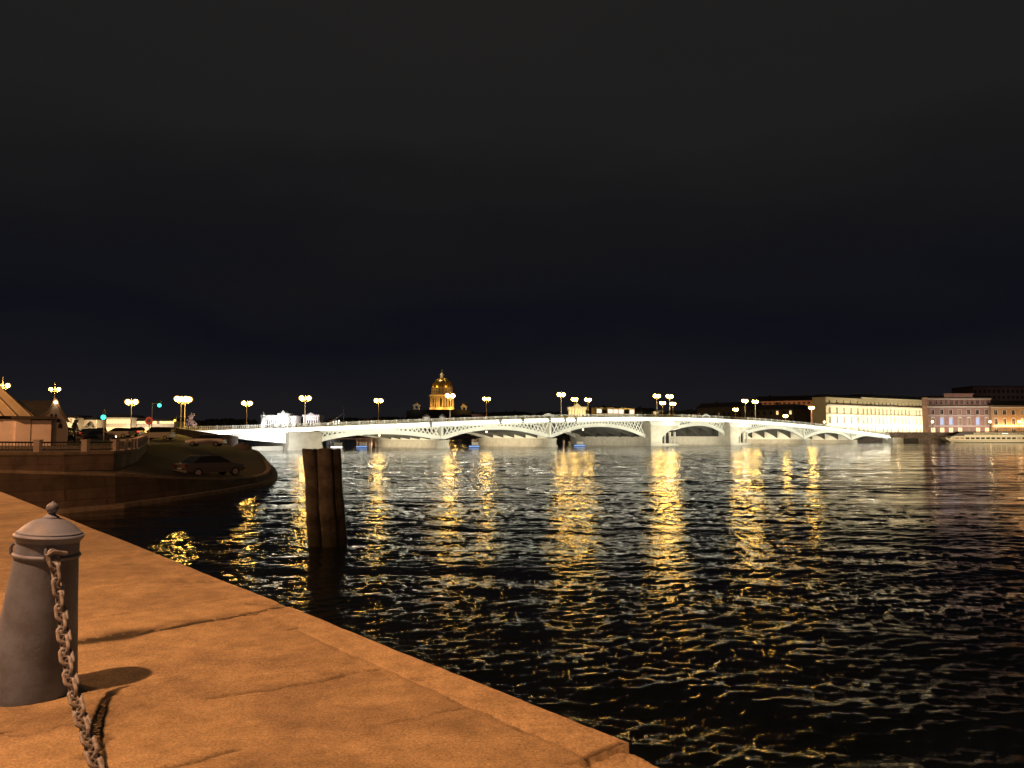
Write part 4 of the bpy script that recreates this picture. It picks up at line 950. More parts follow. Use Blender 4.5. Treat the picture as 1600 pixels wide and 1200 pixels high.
# moored sailing ship with lit stripes
p = at_y(531, 655, 600); o = thing('moored_ship', 'moored white-lit sailing ship with masts beyond the bridge right of the portico', 'ship', (p.x, 600, 0))
m = MB(); m.prism([(-13, 5.4), (-10, 1), (12, 1), (14, 6)], lambda x, z: (x, -2.5, z + .4), lambda x, z: (x, 2.5, z + .4)); m.build('hull', 'boat_dark', o)
m = MB()
for k in range(5): m.box(-9 + k * 2.1, -8 + k * 2.1, -2.7, -2.55, 8 + k * .9 if k > 1 else 8, 12.5 + k * .5)
m.build('sail', 'glow_white', o)  # sails given a glow of their own, as if lit
m = MB(); m.tube([(-12, 0, 9), (2, 0, 19.5)], .3, 6); m.tube([(3, 0, 3), (3, 0, 25)], .25, 6); m.build('mast', 'post_paint', o)
# dark masses of trees behind the bridge, centre-left
def tree(px, Y, zb, ytop, w, label, m_='leaf', group='dark trees beyond the bridge', n=260):
    p = at_y(px, 660, Y); zt_ = at_y(px, ytop, Y).z; h = zt_ - zb
    o = thing('tree', label, 'tree', (p.x, Y, zb), 0, group)
    m = MB(); m.tube([(0, 0, 0), (.1, 0, h * .3), (-.1, .1, h * .7)], [.04 * h, .03 * h, .01 * h], 7)
    for a in (0, 2, 4): m.tube([(0, 0, h * .3), (w * .25 * math.cos(a), w * .25 * math.sin(a), h * .6)], [.02 * h, .008 * h], 5)
    m.build('trunk', 'trunk', o)
    m = MB()
    cl = [(random.gauss(0, w * .22), random.gauss(0, w * .2), h * random.uniform(.42, .88), w * random.uniform(.12, .24)) for _ in range(14)]
    for i in range(n):
        cx, cy_, cz, cr_ = random.choice(cl); v = Vector((random.gauss(0, 1), random.gauss(0, 1), random.gauss(0, .8))).normalized() * cr_ * random.uniform(.6, 1.1)
        q = Vector((cx, cy_, min(cz + v.z, h))) + Vector((v.x, v.y, 0)); s = w * random.uniform(.03, .06)
        a = Vector((random.gauss(0, 1), random.gauss(0, 1), random.gauss(0, 1))).normalized(); b2 = a.orthogonal().normalized() * s; c2 = a.cross(b2)
        m.add([q - b2 - c2, q + b2 - c2 * .6, q + b2 * .8 + c2, q - b2 + c2 * .7], [(0, 1, 2, 3)])
    m.build('crown', m_, o); return o
tl = ['round dark tree', 'broad dark tree', 'low dark tree', 'ragged dark tree', 'tall dark tree']
spots = [(505, 640, 657), (550, 640, 655.5), (568, 650, 655), (584, 640, 654), (608, 640, 655), (626, 640, 654.5), (646, 640, 653), (842, 600, 645), (858, 600, 644.5), (950, 560, 641), (975, 560, 640), (1000, 560, 640), (1012, 555, 642), (1075, 500, 640), (1095, 500, 641), (1118, 500, 640), (350, 420, 657), (365, 420, 658), (325, 400, 659)]
plc = ['right of the white portico', 'left of the thin pole lamp', 'just right of the thin pole lamp', 'at the foot of the lantern left of the dome', 'right of the lantern left of the dome', 'left of the larger tent', 'below the left belfry', 'left of the trio of lanterns', 'behind the tallest lantern of the trio', 'left behind the lit tram', 'behind the middle of the lit tram', 'right behind the lit tram', 'left of the four lanterns', 'right of the four lanterns', 'over the middle of the drawbridge span', 'left of the right drawbridge lanterns', 'left of the white palace turret', 'between turret and far-side lantern', 'right of the bridge-head lamp pair']
for i, ((px, Y, yt), w_) in enumerate(zip(spots, plc)): tree(px, Y, 3.2, yt, 16 + 5 * (i % 3), f'{tl[i % 5]} beyond the bridge {w_}')
# lit tram on the bridge deck
def tram(px0, px1, v):
    u0, u1 = uf(px0, v), uf(px1, v); p = bxyz(u0, v, zdeck((u0 + u1) / 2)); L = u1 - u0
    o = thing('tram', 'tram with glowing windows crossing the middle of the bridge', 'tram', p, BA)
    m = MB(); m.box(0, L, 0, 2.5, .4, 1.35); m.box(0, L, 0, 2.5, 2.75, 3.25); m.box(0, .25, 0, 2.5, 1.35, 2.75); m.box(L - .25, L, 0, 2.5, 1.35, 2.75)
    for k in range(1, 7): x = L * k / 7; m.box(x - .12, x + .12, 0, .1, 1.35, 2.75); m.box(x - .12, x + .12, 2.4, 2.5, 1.35, 2.75)
    m.build('body', 'boat_white', o)
    for k in range(7):
        m = MB(); m.box(L * k / 7 + .25, L * (k + 1) / 7 - .15, .05, .08, 1.36, 2.74); m.build('window', 'bus_inside' if k in (0, 2, 3, 4, 6) else 'glass_dark', o)
    m = MB()
    for x in (2, L - 2): m.box(x - 1, x + 1, .3, 2.2, 0, .4)
    m.build('bogie', 'tyre', o)
    m = MB(); m.tube([(L * .5, 1.2, 3.25), (L * .47, 1.2, 4.0), (L * .53, 1.2, 4.5)], .05, 6); m.build('pantograph', 'iron', o)
tram(932, 992, 14)

# ------------------------------------------------------------------ tour boat, right
def tour_boat():
    Y = 331; a = at_y(1480, 690, Y); o = thing('tour_boat', 'long white two-deck tour boat moored at the right bank', 'boat', (a.x, Y, 0)); L = 40
    m = MB(); m.prism([(0, 2.35), (-.1, 1.9), (2.2, .25), (2.6, -.6), (L, -.6), (L + .6, 1.1), (L, 1.15), (3.2, 1.15)], lambda x, z: (x, .15 if x > 3 else .9, z), lambda x, z: (x, 6.1 if x > 3 else 5.2, z)); m.build('hull', 'boat_white', o)
    m = MB(); m.box(3, L - .2, -.05, .14, -.6, .28); m.build('waterline_band', 'boat_dark', o)
    m = MB(); n = 15; x0, x1 = 3.2, L - 3; z0, z1, zt_ = 1.55, 2.35, 2.95
    m.box(x0, x1, .3, 6, 1.152, z0); m.box(x0, x1, .3, 6, z1, zt_)
    for k in range(n + 1): x = x0 + (x1 - x0 - .5) * k / n; m.box(x, x + .5, .3, 6, z0, z1)
    m.prism([(.6, 1.15), (x0, 1.15), (x0, zt_), (x0 - .4, zt_)], lambda x, z: (x, .6, z), lambda x, z: (x, 5.6, z))
    m.build('lower_deck', 'boat_white', o)
    for k in range(n):
        x = x0 + (x1 - x0 - .5) * k / n + .5; m = MB(); m.box(x, x + (x1 - x0 - .5) / n - .5, .45, .5, z0, z1); m.build('window', 'window_dim' if k in (0, 1, 12) else 'glass_dark', o)
    m = MB(); u0, u1 = 8, L - 6; m.box(u0, u1, .6, 5.7, zt_ + .003, zt_ + .5); m.box(u0 + 4, u1, .6, 5.7, 4.1, 4.3)
    for k in range(13): x = u0 + 4 + (u1 - u0 - 4.3) * k / 12; m.box(x, x + .3, .6, 5.7, zt_ + .5, 4.1)
    m.build('upper_deck', 'boat_white', o)
    m = MB(); m.prism([(3.2, zt_ + .01), (u0 + 4, zt_ + .01), (u0 + 4, 4.6), (6.5, 4.6)], lambda x, z: (x, .9, z), lambda x, z: (x, 5.3, z)); m.build('wheelhouse', 'boat_dark', o)
    m = MB(); m.box(6, L - 3, .2, 6, 4.62, 4.9); m.build('roof', 'boat_dark', o)
    m = MB(); m.box(24, 26.6, .3, .5, 3.9, 4.06); m.build('lamp', 'glow_white', o)
    flood((a.x, Y), (a.x + L, Y), 3.0, 12, 2600, (1, .74, .42), 2.6)  # unseen light added off the boat's side to brighten its hull
tour_boat()
def small_boat(px, Y, label, L=8, blue=True):
    a = at_y(px, 698, Y); o = thing('motor_boat', label, 'boat', (a.x, Y, 0), 0, 'small lit boats under the arches')
    m = MB(); m.prism([(-L / 2, .55), (-L / 2 + .8, -.3), (L / 2, -.3), (L / 2, .5)], lambda x, z: (x, -1.1, z), lambda x, z: (x, 1.1, z)); m.build('hull', 'boat_dark', o)
    m = MB(); m.box(-L * .2, L * .35, -.8, .8, .55, 1.3); m.box(-L * .25, L * .4, -.9, .9, 1.303, 1.42); m.build('cabin', 'boat_white', o)
    m = MB(); m.box(-L * .45, L * .48, -1.16, -1.11, .1, .42); m.build('light_band', 'police_blue' if blue else 'glow_white', o)
small_boat(566, 215, 'small boat with a blue light band under the first arch', 3.2); small_boat(741, 222, 'small boat with a blue light band under the second arch', 3.2)
small_boat(905, 240, 'small boat with a blue light band under the third arch', 3.6); small_boat(527, 210, 'small boat with a white light band by the abutment pier', 3.4, False); small_boat(1044, 285, 'small boat with blue lights beside the left drawbridge pier', 3.5)

# ================================================================== LEFT EMBANKMENT, RAMP
kerb_pts = [(-160, 737, 31.5), (0, 739, 35.4), (100, 741.5, 37.6), (180, 744, 40), (280, 748.5, 45.5), (350, 750, 51), (400, 747, 57), (417, 742, 63), (423, 735, 70), (420, 725, 82), (412, 714, 98), (404, 706, 118), (392, 702, 140)]
KP = [at_y(px, py, Y) for px, py, Y in kerb_pts]
inner = [(-160, 733, 38), (0, 735.5, 44), (100, 736, 45), (178, 734, 47.5), (205, 727, 52), (218, 718, 58), (226, 708, 66), (231, 701, 77), (236, 696, 88), (262, 693, 98), (300, 693, 108), (330, 694, 122), (350, 695, 146)]
IP = [at_y(px, py, Y) for px, py, Y in inner]
m = MB(); n = len(KP); m.add([tuple(p) for p in KP] + [tuple(p) for p in IP], [(i, i + 1, n + i + 1, n + i) for i in range(n - 1)]); struct(m.build('ramp_road', 'asphalt'))
# kerb stones along its edge and the wall down to the water
def offs(P, k):
    out = []
    for i, p in enumerate(P):
        d = (P[min(i + 1, len(P) - 1)] - P[max(i - 1, 0)]); d.z = 0; d.normalize(); out.append(p + Vector((-d.y, d.x, 0)) * k)
    return out
Ki = offs(KP, .35)
if (Ki[3] - Vector((-40, 60, 0))).length > (KP[3] - Vector((-40, 60, 0))).length: Ki = offs(KP, -.35)
def ribbon(A, B, za, zb, m=None):
    m = m or MB(); n = len(A)
    vs = [(p.x, p.y, p.z + za) for p in A] + [(p.x, p.y, p.z + za) for p in B] + [(p.x, p.y, p.z + zb) for p in A] + [(p.x, p.y, p.z + zb) for p in B]
    fs = []
    for i in range(n - 1): fs += [(2 * n + i, 2 * n + i + 1, 3 * n + i + 1, 3 * n + i), (i, i + 1, 2 * n + i + 1, 2 * n + i), (n + i, 3 * n + i, 3 * n + i + 1, n + i + 1)]
    fs += [(0, 2 * n, 3 * n, n), (n - 1, 2 * n - 1, 4 * n - 1, 3 * n - 1)]
    m.add(vs, fs); return m
tag(ribbon(KP, Ki, -.25, .14).build('ramp_kerb', 'kerb'), 'long pale stone kerb along the edge of the low ramp by the water', 'kerb')
m = MB(); Kl = offs(KP, -.12) if (offs(KP, .35)[3] - Ki[3]).length < .01 else offs(KP, .12); n = len(KP)
m.add([(p.x, p.y, p.z - .0) for p in KP] + [(p.x, p.y, -1.5) for p in Kl], [(i, i + 1, n + i + 1, n + i) for i in range(n - 1)])
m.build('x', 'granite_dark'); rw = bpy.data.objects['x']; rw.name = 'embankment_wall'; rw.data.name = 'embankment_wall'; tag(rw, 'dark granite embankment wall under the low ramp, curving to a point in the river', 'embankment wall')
Kp1 = [Vector((p.x, p.y, .05)) for p in Kl]; Kp2 = [Vector((p.x, p.y, .05)) for p in offs(Kl, -.5 if (offs(KP, .35)[3] - Ki[3]).length < .01 else .5)]
tag(ribbon(Kp2, Kp1, -.6, .16).build('plinth', 'kerb'), 'low stone plinth at the waterline below the ramp wall', 'plinth')
# upper retaining wall with fence
up = [(-160, 708, 39), (0, 711, 44.5), (100, 710.5, 45.5), (178, 709, 48), (205, 706.5, 52.5), (218, 703, 58.5), (226, 698, 66.5), (231, 694, 77.5)]
UT = [at_y(px, py, Y) for px, py, Y in up]
m = MB(); n = len(UT); m.add([tuple(p) for p in UT] + [(p.x, p.y, IP[i].z - .3) for i, p in enumerate(UT)], [(i, i + 1, n + i + 1, n + i) for i in range(n - 1)])
o = m.build('retaining_wall', 'granite'); tag(o, 'curved brown granite retaining wall below the fenced upper street', 'retaining wall')
UTi = offs(UT, .5) if (offs(UT, .5)[3] - Vector((-40, 70, 0))).length < (UT[3] - Vector((-40, 70, 0))).length else offs(UT, -.5)
tag(ribbon(UT, UTi, -.12, .16).build('wall_coping', 'kerb'), 'pale coping slab on top of the curved retaining wall', 'coping')
UP = [at_y(px, py, Y) for px, py, Y in [(-160, 680, 75), (0, 690, 80), (100, 689, 90), (178, 688.5, 98), (205, 688.5, 104), (222, 688.5, 108), (232, 688.5, 112), (236, 688.5, 120)]]
UB = [at_y(px, py, Y) for px, py, Y in [(-160, 676, 190), (0, 676, 190), (100, 675, 190), (178, 674, 190), (205, 674, 190), (222, 673, 190), (232, 673, 190), (262, 672, 175)]]
m = MB(); m.add([tuple(p) for p in UTi] + [tuple(p) for p in UP] + [tuple(p) for p in UB], [(i, i + 1, n + i + 1, n + i) for i in range(n - 1)] + [(n + i, n + i + 1, 2 * n + i + 1, 2 * n + i) for i in range(n - 1)])
# road joining the ramp
j = len(m.v); pts = [UTi[-1], UP[-1], IP[8], IP[9], IP[10], IP[11], UB[-1]]
m.add([tuple(p) for p in pts], [(0, 2, 1), (2, 3, 1), (3, 4, 1), (4, 5, 6), (4, 6, 1)]); struct(m.build('upper_street', 'street'))
# brown abutment wall at the bridge head
def vwall(a, b_, za0, zb0, za1, zb1, th=.8):
    m = MB(); d = (b_ - a); d.z = 0; d.normalize(); n = Vector((-d.y, d.x, 0)) * th
    P = lambda p, k, z: ((p + n * k).x, (p + n * k).y, z)
    return m.hexa([P(a, 0, za0), P(b_, 0, zb0), P(b_, 1, zb0), P(a, 1, za0), P(a, 0, za1), P(b_, 0, zb1), P(b_, 1, zb1), P(a, 1, za1)])
a = at_y(268, 688, 150); b_ = at_y(372, 690, 168); a2 = at_y(268, 668, 150); b2 = at_y(372, 682, 168)
tag(vwall(a, b_, -1, -1, a2.z, b2.z).build('abutment_wall', 'granite'), 'brown granite wall at the bridge head behind the white car on the ramp', 'wall')
a = at_y(238, 687, 128); b_ = at_y(300, 690, 132); tag(vwall(a, b_, 1, 1, a.z + .35, b_.z + .35, .5).build('kerb_wall', 'kerb'), 'low pale kerb wall beside the white van', 'kerb')
p = at_y(378, 705, 120); m = MB(); m.sphere((p.x, 120, p.z + .3), 1.3, 14, 8, .8); tag(m.build('boulder', 'kerb', None, True), 'round pale stone on the bank under the bridge head', 'boulder')
# fence with stone posts
def fence():
    A, Bp = UTi[0], None
    path = [p + Vector((0, 0, .16)) for p in offs(UT, (.25 if (offs(UT, .5)[3] - UTi[3]).length < .01 else -.25))]
    o = thing('fence', 'iron railing fence with stone posts on top of the curved retaining wall', 'fence', tuple(path[1]))
    O = path[1]; seglen = 0; cum = [0]
    for a, b_ in zip(path, path[1:]): cum.append(cum[-1] + (b_ - a).length)
    def pos(l):
        for i in range(len(cum) - 1):
            if cum[i + 1] >= l: return path[i].lerp(path[i + 1], (l - cum[i]) / (cum[i + 1] - cum[i]))
        return path[-1]
    step = 2.6; k = 0; l = 0
    while l < cum[-1]:
        p = pos(l) - O; m = MB(); m.box(p.x - .17, p.x + .17, p.y - .17, p.y + .17, p.z - .1, p.z + .66); m.box(p.x - .21, p.x + .21, p.y - .21, p.y + .21, p.z + .662, p.z + .73); m.build('post', 'chapel_wall', o)
        m = MB(); e = min(l + step, cum[-1] - .01); q = pos(e) - O
        m.tube([p + Vector((0, 0, .56)), q + Vector((0, 0, .56))], .05, 6); m.tube([p + Vector((0, 0, .12)), q + Vector((0, 0, .12))], .035, 6)
        for i in range(1, 15):
            r_ = p.lerp(q, i / 15); m.tube([r_ + Vector((0, 0, .1)), r_ + Vector((0, 0, .56))], .02, 5)
        m.build('rail_panel', 'iron', o); l += step
fence()
# chapel
def chapel():
    Y = 68; x0 = at_y(50, 690, Y).x; x1 = at_y(90, 690, Y).x; zb = 2.6; o = thing('chapel', 'small pale gabled chapel with steep metal roofs behind the fence at the left edge', 'chapel', (x0, Y, zb), R(33)); o.scale = (1.2, .9, 1)
    W_ = x1 - x0; L = 8.5; ze = at_y(80, 656, Y).z - zb; za = at_y(78, 622, Y).z - zb
    # front gable (facing viewer), ridge runs to the back-left
    m = MB()
    m.prism([(0, 0), (W_, 0), (W_, ze * .75), (W_ * .94, ze), (W_ * .72, (ze + za) / 2 + .1), (W_ * .62, za - .12), (W_ * .52, (ze + za) / 2 + .1), (0 + W_ * .12, ze * 1.02), (0, ze * .8)], lambda x, z: (x, 0, z), lambda x, z: (x, .5, z))
    m.build('gable', 'chapel_wall', o)
    m = MB()
    for (ux, uz, s) in ((.52, .78, .16), (.64, .78, .16), (.44, .58, .2), (.72, .58, .2), (.40, .36, .28), (.78, .36, .28)):
        x = W_ * ux; z = ze * .62 + (za - ze * .62) * (uz - .28) * .85; m.prism([(x - s * .5, z), (x + s * .5, z), (x + s * .5, z + s), (x, z + s * 1.9), (x - s * .5, z + s)], lambda a_, z_: (a_, -.03, z_), lambda a_, z_: (a_, -.003, z_))
    m.build('niche', 'stone_dark', o)
    m = MB(); m.box(.003 - 4.2, 0, .5, 6, 0, ze * .86); m.box(0, W_, .502, 6, 0, ze * .7); w_ = m.build('wall', 'chapel_wall', o)
    # long roof slope behind the gable running left
    m = MB(); xr = -6.0
    zr = at_y(30, 627, Y + 3).z - zb
    m.add([(-4.5, .1, ze * .86), (W_ * .2, .1, ze * .9), (W_ * .60, 2.6, za - .1), (-4.2, 3.2, zr), (-4.5, 6.4, ze * .86), (W_, 6.4, ze * .9)], [(0, 1, 2, 3), (3, 2, 5, 4)])
    for k in range(7): t_ = k / 6; a = Vector((-4.3, .08, ze * .88)).lerp(Vector((W_ * .2, .08, ze * .9)), t_); b_ = Vector((-4.2, 3.15, zr + .03)).lerp(Vector((W_ * .58, 2.6, za - .08)), t_); m.tube([a, b_], .035, 5)
    # verge boards of the front gable
    m.tube([(W_ * .62, -.1, za), (W_ * .80, -.1, ze * .62 + za * .38), (W_ * 1.02, -.1, ze * .92)], .10, 6); m.tube([(W_ * .62, -.1, za), (W_ * .42, -.1, ze * .62 + za * .38), (W_ * .05, -.1, ze * .98)], .10, 6)
    m.build('roof', 'chapel_roof', o)
    m = MB(); m.sphere((W_ * .62, -.35, za - .35), .13, 10, 7); m.build('lamp', 'bulb_dim', o)
    m = MB(); xl = at_y(8, 690, Y - 2).x - x0; xr2 = at_y(44, 690, Y - 2).x - x0
    zt2 = at_y(20, 655, Y - 2).z - zb
    m.box(xl, xl + .9, -2.4, -.2, 0, zt2); m.box(xl + .9, xr2 - 1.0, -2.1, -.2, 0, zt2 * .92); m.box(xr2 - 1.0, xr2 + .2, -2.4, -.2, 0, zt2 * .96); m.build('porch', 'chapel_wall', o)
    m = MB(); m.box(xl - .3, xr2 + .5, -2.8, -.1, zt2 + .003, zt2 + .25); m.build('porch_canopy', 'stone_dark', o)
    xd = (xl + .9 + xr2 - 1.0) / 2
    m = MB(); m.box(xd - .5, xd + .5, -2.16, -2.103, 0, zt2 * .62); m.build('door', 'chapel_roof', o)
    # steep main roof, leaning off to the left
    m = MB(); zR = at_y(0, 592, Y - 1).z - zb; xR = at_y(-6, 592, Y - 1).x - x0; xe = at_y(41, 652, Y - 1).x - x0; ze2 = zt2 + .26
    m.add([(xe, -2.6, ze2), (xR, -1.6, zR), (xR - 5, -1.6, zR), (xl - 8, -2.6, ze2), (xe, 5, ze2), (xR, 3.4, zR), (xR - 5, 3.4, zR), (xl - 8, 5, ze2)], [(0, 1, 2, 3), (0, 4, 5, 1), (1, 5, 6, 2), (4, 7, 6, 5)])
    for k in range(9): t_ = k / 8; a = Vector((xe - .2, -2.65, ze2)).lerp(Vector((xl - 6, -2.65, ze2)), t_); b_ = Vector((xR, -1.65, zR)).lerp(Vector((xR - 5, -1.65, zR)), t_); m.tube([a, b_], .05, 5)
    m.build('steep_roof', 'chapel_roof', o)
    m = MB(); m.box(xl - 8, xl, -2.2, 4, 0, zt2); m.build('nave_wall', 'chapel_wall', o)
chapel()

# ------------------------------------------------------------------ cars
def make_car(name, label, paint, loc, rz, kind='sedan', tail=False, head=False, group='vehicles on the left embankment', s=1.0):
    o = thing(name, label, 'van' if kind == 'van' else 'car', loc, rz, group); o.scale = (s, s, s)
    # x forward; length 4.5
    if kind == 'sedan': prof = [(-2.2, .45, .78), (-2.25, .42, .88), (-2.1, .36, .95), (-1.5, .32, 1.0), (-.4, .3, 1.0), (.8, .3, .98), (1.5, .32, .9), (2.05, .38, .78), (2.25, .45, .6)]; gh = [(-1.75, .98), (-1.1, 1.4), (-.2, 1.46), (.35, 1.42), (1.15, .97)]
    elif kind == 'hatch': prof = [(-2.0, .45, .9), (-2.02, .4, 1.0), (-1.7, .34, 1.04), (-.4, .3, 1.02), (.8, .3, .99), (1.4, .32, .92), (1.85, .38, .8), (2.05, .45, .62)]; gh = [(-1.95, 1.02), (-1.6, 1.46), (-.3, 1.54), (.25, 1.48), (1.05, .98)]
    else: prof = [(-2.5, .4, 1.1), (-2.52, .38, 1.2), (-1.7, .34, 1.22), (.8, .32, 1.2), (1.6, .34, 1.1), (2.1, .4, .95), (2.3, .45, .7)]; gh = [(-2.48, 1.2), (-2.4, 1.95), (-.3, 2.02), (.8, 1.95), (1.6, 1.15)]
    m = MB(); hw = .88; n = len(prof); vs = []
    for (x, zb, zt_) in prof:
        e = .92 if x in (prof[0][0], prof[-1][0]) else 1
        vs += [(x, -hw * e, zb), (x, -hw * e * 1.01, (zb + zt_) / 2), (x, -hw * e * .93, zt_), (x, hw * e * .93, zt_), (x, hw * e * 1.01, (zb + zt_) / 2), (x, hw * e, zb)]
    fs = []
    for i in range(n - 1):
        for k in range(6): l = (k + 1) % 6; fs.append((i * 6 + k, i * 6 + l, (i + 1) * 6 + l, (i + 1) * 6 + k))
    fs += [tuple(range(6)), tuple((n - 1) * 6 + k for k in reversed(range(6)))]
    m.add(vs, fs); m.prism([(x, z) for x, z in gh[1:-1]] + [(gh[-2][0] - .1, gh[-2][1] - .05), (gh[1][0] + .1, gh[1][1] - .05)], lambda x, z: (x, -.66, z + .02), lambda x, z: (x, .66, z + .02))
    m.build('body', paint, o, False, .04)
    m = MB(); k = len(gh); m.prism(gh, lambda x, z: (x, -.84 + (z - gh[0][1]) * .36, z), lambda x, z: (x, .84 - (z - gh[0][1]) * .36, z)); m.build('windows', 'car_glass', o)
    for x in (prof[0][0] + .8, prof[-1][0] - .85):
        for sd in (-1, 1):
            m = MB(); m.add(*wheel_geo(x, sd * .80, .32, .11)); w_ = m.build('wheel', 'tyre', o); m = MB(); m.add(*wheel_geo(x, sd * .84, .20, .08)); m.build('rim', 'rim', w_)
    for sd in (-1, 1):
        m = MB(); x = prof[0][0]; m.box(x - .04, x + .05, sd * .72 - .17, sd * .72 + .17, .72 * (1.2 if kind == 'van' else 1), .9 * (1.2 if kind == 'van' else 1)); m.build('taillight', 'tail_light' if tail else 'tail_off', o)
        m = MB(); x = prof[-1][0]; m.box(x - .12, x + .02, sd * .66 - .17, sd * .66 + .17, .58, .72); m.build('headlight', 'head_light' if head else 'rim', o)
    m = MB(); x = prof[0][0]; m.box(x - .06, x - .03, -.26, .26, .55, .67); m.build('number_plate', 'plate', o)
    m = MB(); m.box(x - .12, x + .1, -.84, .84, .36, .52); m.box(prof[-1][0] - .1, prof[-1][0] + .1, -.8, .8, .32, .46); m.build('bumper', 'silver_car' if kind != 'van' else paint, o)
    return o
def wheel_geo(x, y, r, hw):
    n = 18; vs = [(x + r * math.cos(2 * PI * i / n), y - hw, .32 + r * math.sin(2 * PI * i / n)) for i in range(n)] + [(x + r * math.cos(2 * PI * i / n), y + hw, .32 + r * math.sin(2 * PI * i / n)) for i in range(n)]
    return vs, [tuple(range(n)), tuple(reversed(range(n, 2 * n)))] + [(i, n + i, n + (i + 1) % n, (i + 1) % n) for i in range(n)]
def carat(name, label, paint, px, py, Y, rz, **k): p = at_y(px, py, Y); return make_car(name, label, paint, (p.x, p.y, p.z), R(rz), **k)
carat('parked_car', 'dark parked sedan with a pale number plate on the low ramp near the water', 'dark_car', 328, 744, 54, 52, kind='sedan', group='cars on the ramp')
carat('parked_car', 'white parked car on the ramp below the bridge head', 'white_car', 322, 697.5, 96, 186, kind='sedan', group='cars on the ramp', head=False)
carat('parked_car', 'white hatchback parked side-on left of the lamp over the street', 'white_car', 184, 684, 118, 182, kind='hatch')
carat('parked_van', 'white van with a dark roof parked behind the round red sign', 'white_car', 246, 687, 122, 176, kind='van')
carat('car', 'silver car with glowing red tail lights seen from behind', 'silver_car', 146, 686, 112, 84, kind='hatch', tail=True)
carat('car', 'yellow taxi side-on just beyond the car with red tail lights', 'yellow_car', 158, 681.5, 135, 120, kind='sedan', head=True)
carat('car', 'dark red car with bright headlights right of the chapel', 'red_car', 100, 684, 108, -70, kind='sedan', head=True)
carat('car', 'dark car showing red lights between the white hatchback and the van', 'dark_car', 216, 682, 128, 95, kind='hatch', tail=True)
carat('car', 'dark car parked with a blue-white lamp lit at its side', 'dark_car', 150, 690, 100, 60, kind='sedan', head=True)
# signs and traffic signals
def round_sign(px, py, Y, zb, r, label, mt='sign_red', square=False):
    p = at_y(px, py, Y); o = thing('road_sign', label, 'road sign', (p.x, Y, zb)); h = p.z - zb
    m = MB(); m.tube([(0, 0, 0), (0, 0, h + r)], .05, 8); m.build('post', 'rim', o)
    m = MB()
    if square: m.box(-r, r, -.12, -.08, h - r * 1.4, h + r * .2)
    else: m.prism([(r * math.cos(2 * PI * i / 24), h + r * math.sin(2 * PI * i / 24)) for i in range(24)], lambda x, z: (x, -.12, z), lambda x, z: (x, -.08, z))
    f = m.build('sign_plate', 'sign_face' if mt != 'sign_red' else 'sign_red', o)
    if not square:
        m = MB(); m.prism([(r * .5 * math.cos(2 * PI * i / 24), h + r * .5 * math.sin(2 * PI * i / 24)) for i in range(24)], lambda x, z: (x, -.135, z), lambda x, z: (x, -.123, z)); m.build('sign_centre', mat('sign_blue', (.08, .05, .12), .5) if 'sign_blue' not in MATS else 'sign_blue', f)
    if square: m = MB(); m.prism([(r * .9 * math.cos(2 * PI * i / 20), h + r * 1.2 + r * .9 * math.sin(2 * PI * i / 20)) for i in range(20)], lambda x, z: (x, -.12, z), lambda x, z: (x, -.08, z)); m.build('round_plate', 'sign_face', o)
round_sign(233.5, 657.5, 88, 2.3, .45, 'round red no-parking sign on a thin post before the white van')
round_sign(120, 656, 80, 2.7, .22, 'pale rectangular sign with a small round plate above it, right of the chapel', 'sign_face', True)
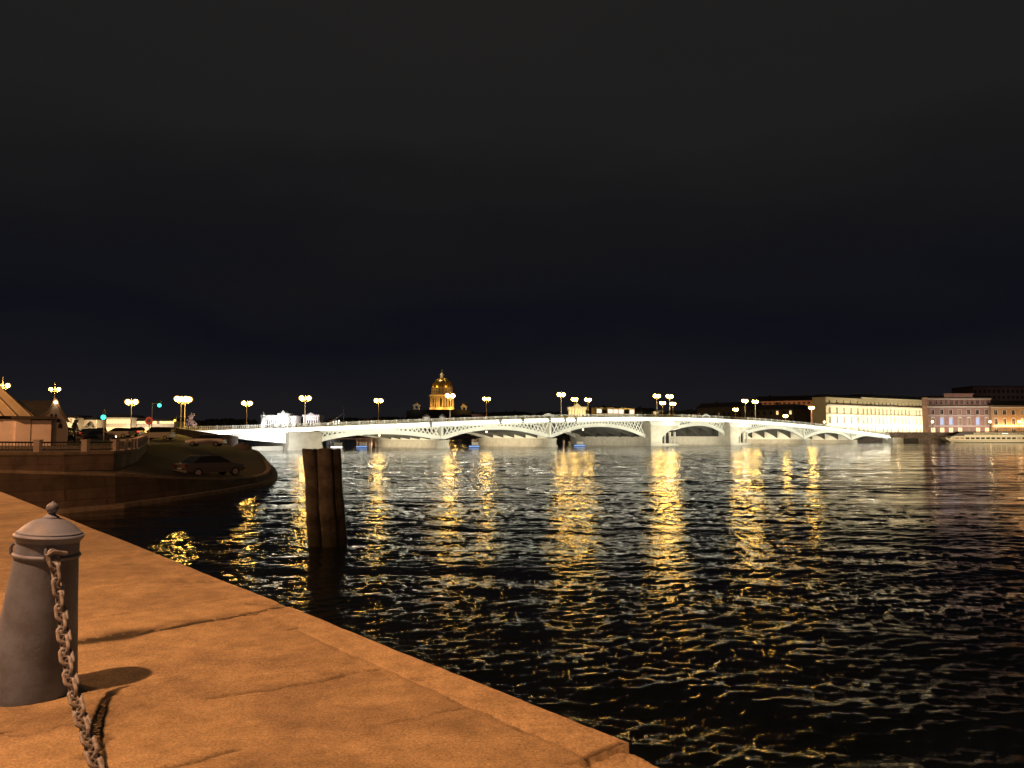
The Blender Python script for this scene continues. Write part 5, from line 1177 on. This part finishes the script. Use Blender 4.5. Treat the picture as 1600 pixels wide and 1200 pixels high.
def signal(px, py, Y, zb, label, hgt, mt='green_light', arm=0):
    p = at_y(px, py, Y); o = thing('traffic_light', label, 'traffic light', (p.x + arm, Y, zb), 0, 'traffic lights on the left embankment'); h = p.z - zb
    m = MB(); m.tube([(0, 0, 0), (0, 0, h + hgt)], .07, 8)
    if arm: m.tube([(0, 0, h + .3), (-arm, 0, h + .3)], .05, 6)
    m.build('post', 'post_paint', o)
    x = -arm; m = MB(); m.box(x - .2, x + .2, -.2, .1, h - .35, h + .85); hs = m.build('housing', 'iron', o)
    m = MB(); m.sphere((x, -.22, h), .30 if mt == 'green_light' else .22, 12, 8); m.build('lit_lens', mt, hs, True)
signal(163, 652, 100, 2.9, 'traffic light showing green above the silver car with red tail lights', 1.0)
signal(250, 633.5, 130, 3.4, 'traffic light showing green high between the two embankment lamps', .4, arm=-1.3)
signal(274, 657, 140, 4, 'small yellow-lit signal at the bridge head', .3, 'yellow_light')
# pale globe-shaped lit tree and fir
tree(298, 210, 3.2, 643, 3.4, 'small round pink-white lit tree over the start of the bridge', 'blossom' if 'blossom' in MATS else mat('blossom', (.75, .6, .6), .8) and 'blossom', 'lit trees', 320)
_q = at_y(298, 652, 203); point((_q.x, 203, _q.z - 1), 500, (1, .8, .8), .5)
def fir(px, Y, zb, ytop, w, label):
    p = at_y(px, 690, Y); h = at_y(px, ytop, Y).z - zb; o = thing('fir_tree', label, 'tree', (p.x, Y, zb), 0, 'dark trees right of the chapel')
    m = MB(); m.tube([(0, 0, 0), (0, 0, h * .9)], [.12, .02], 6); m.build('trunk', 'trunk', o); m = MB()
    for i in range(420):
        t_ = random.random() ** .7; z = h * (.12 + .88 * t_); r_ = w * (1 - t_) * random.uniform(.5, 1); a = random.random() * 6.28; q = Vector((r_ * math.cos(a), r_ * math.sin(a), z)); s = .10
        m.add([q, q + Vector((s * math.cos(a) - s * math.sin(a), s * math.sin(a) + s * math.cos(a), -.06)), q + Vector((2.2 * s * math.cos(a), 2.2 * s * math.sin(a), -.16)), q + Vector((s * math.cos(a) + s * math.sin(a), s * math.sin(a) - s * math.cos(a), -.06))], [(0, 1, 2, 3)])
    m.build('crown', 'fir', o)
fir(116, 86, 2.7, 658, 1.0, 'slim dark fir between the chapel and the silver car'); fir(98, 92, 2.8, 660, 1.4, 'low dark fir behind the red car')
fir(140, 150, 3.2, 658, 3, 'wide dark fir behind the silver car');
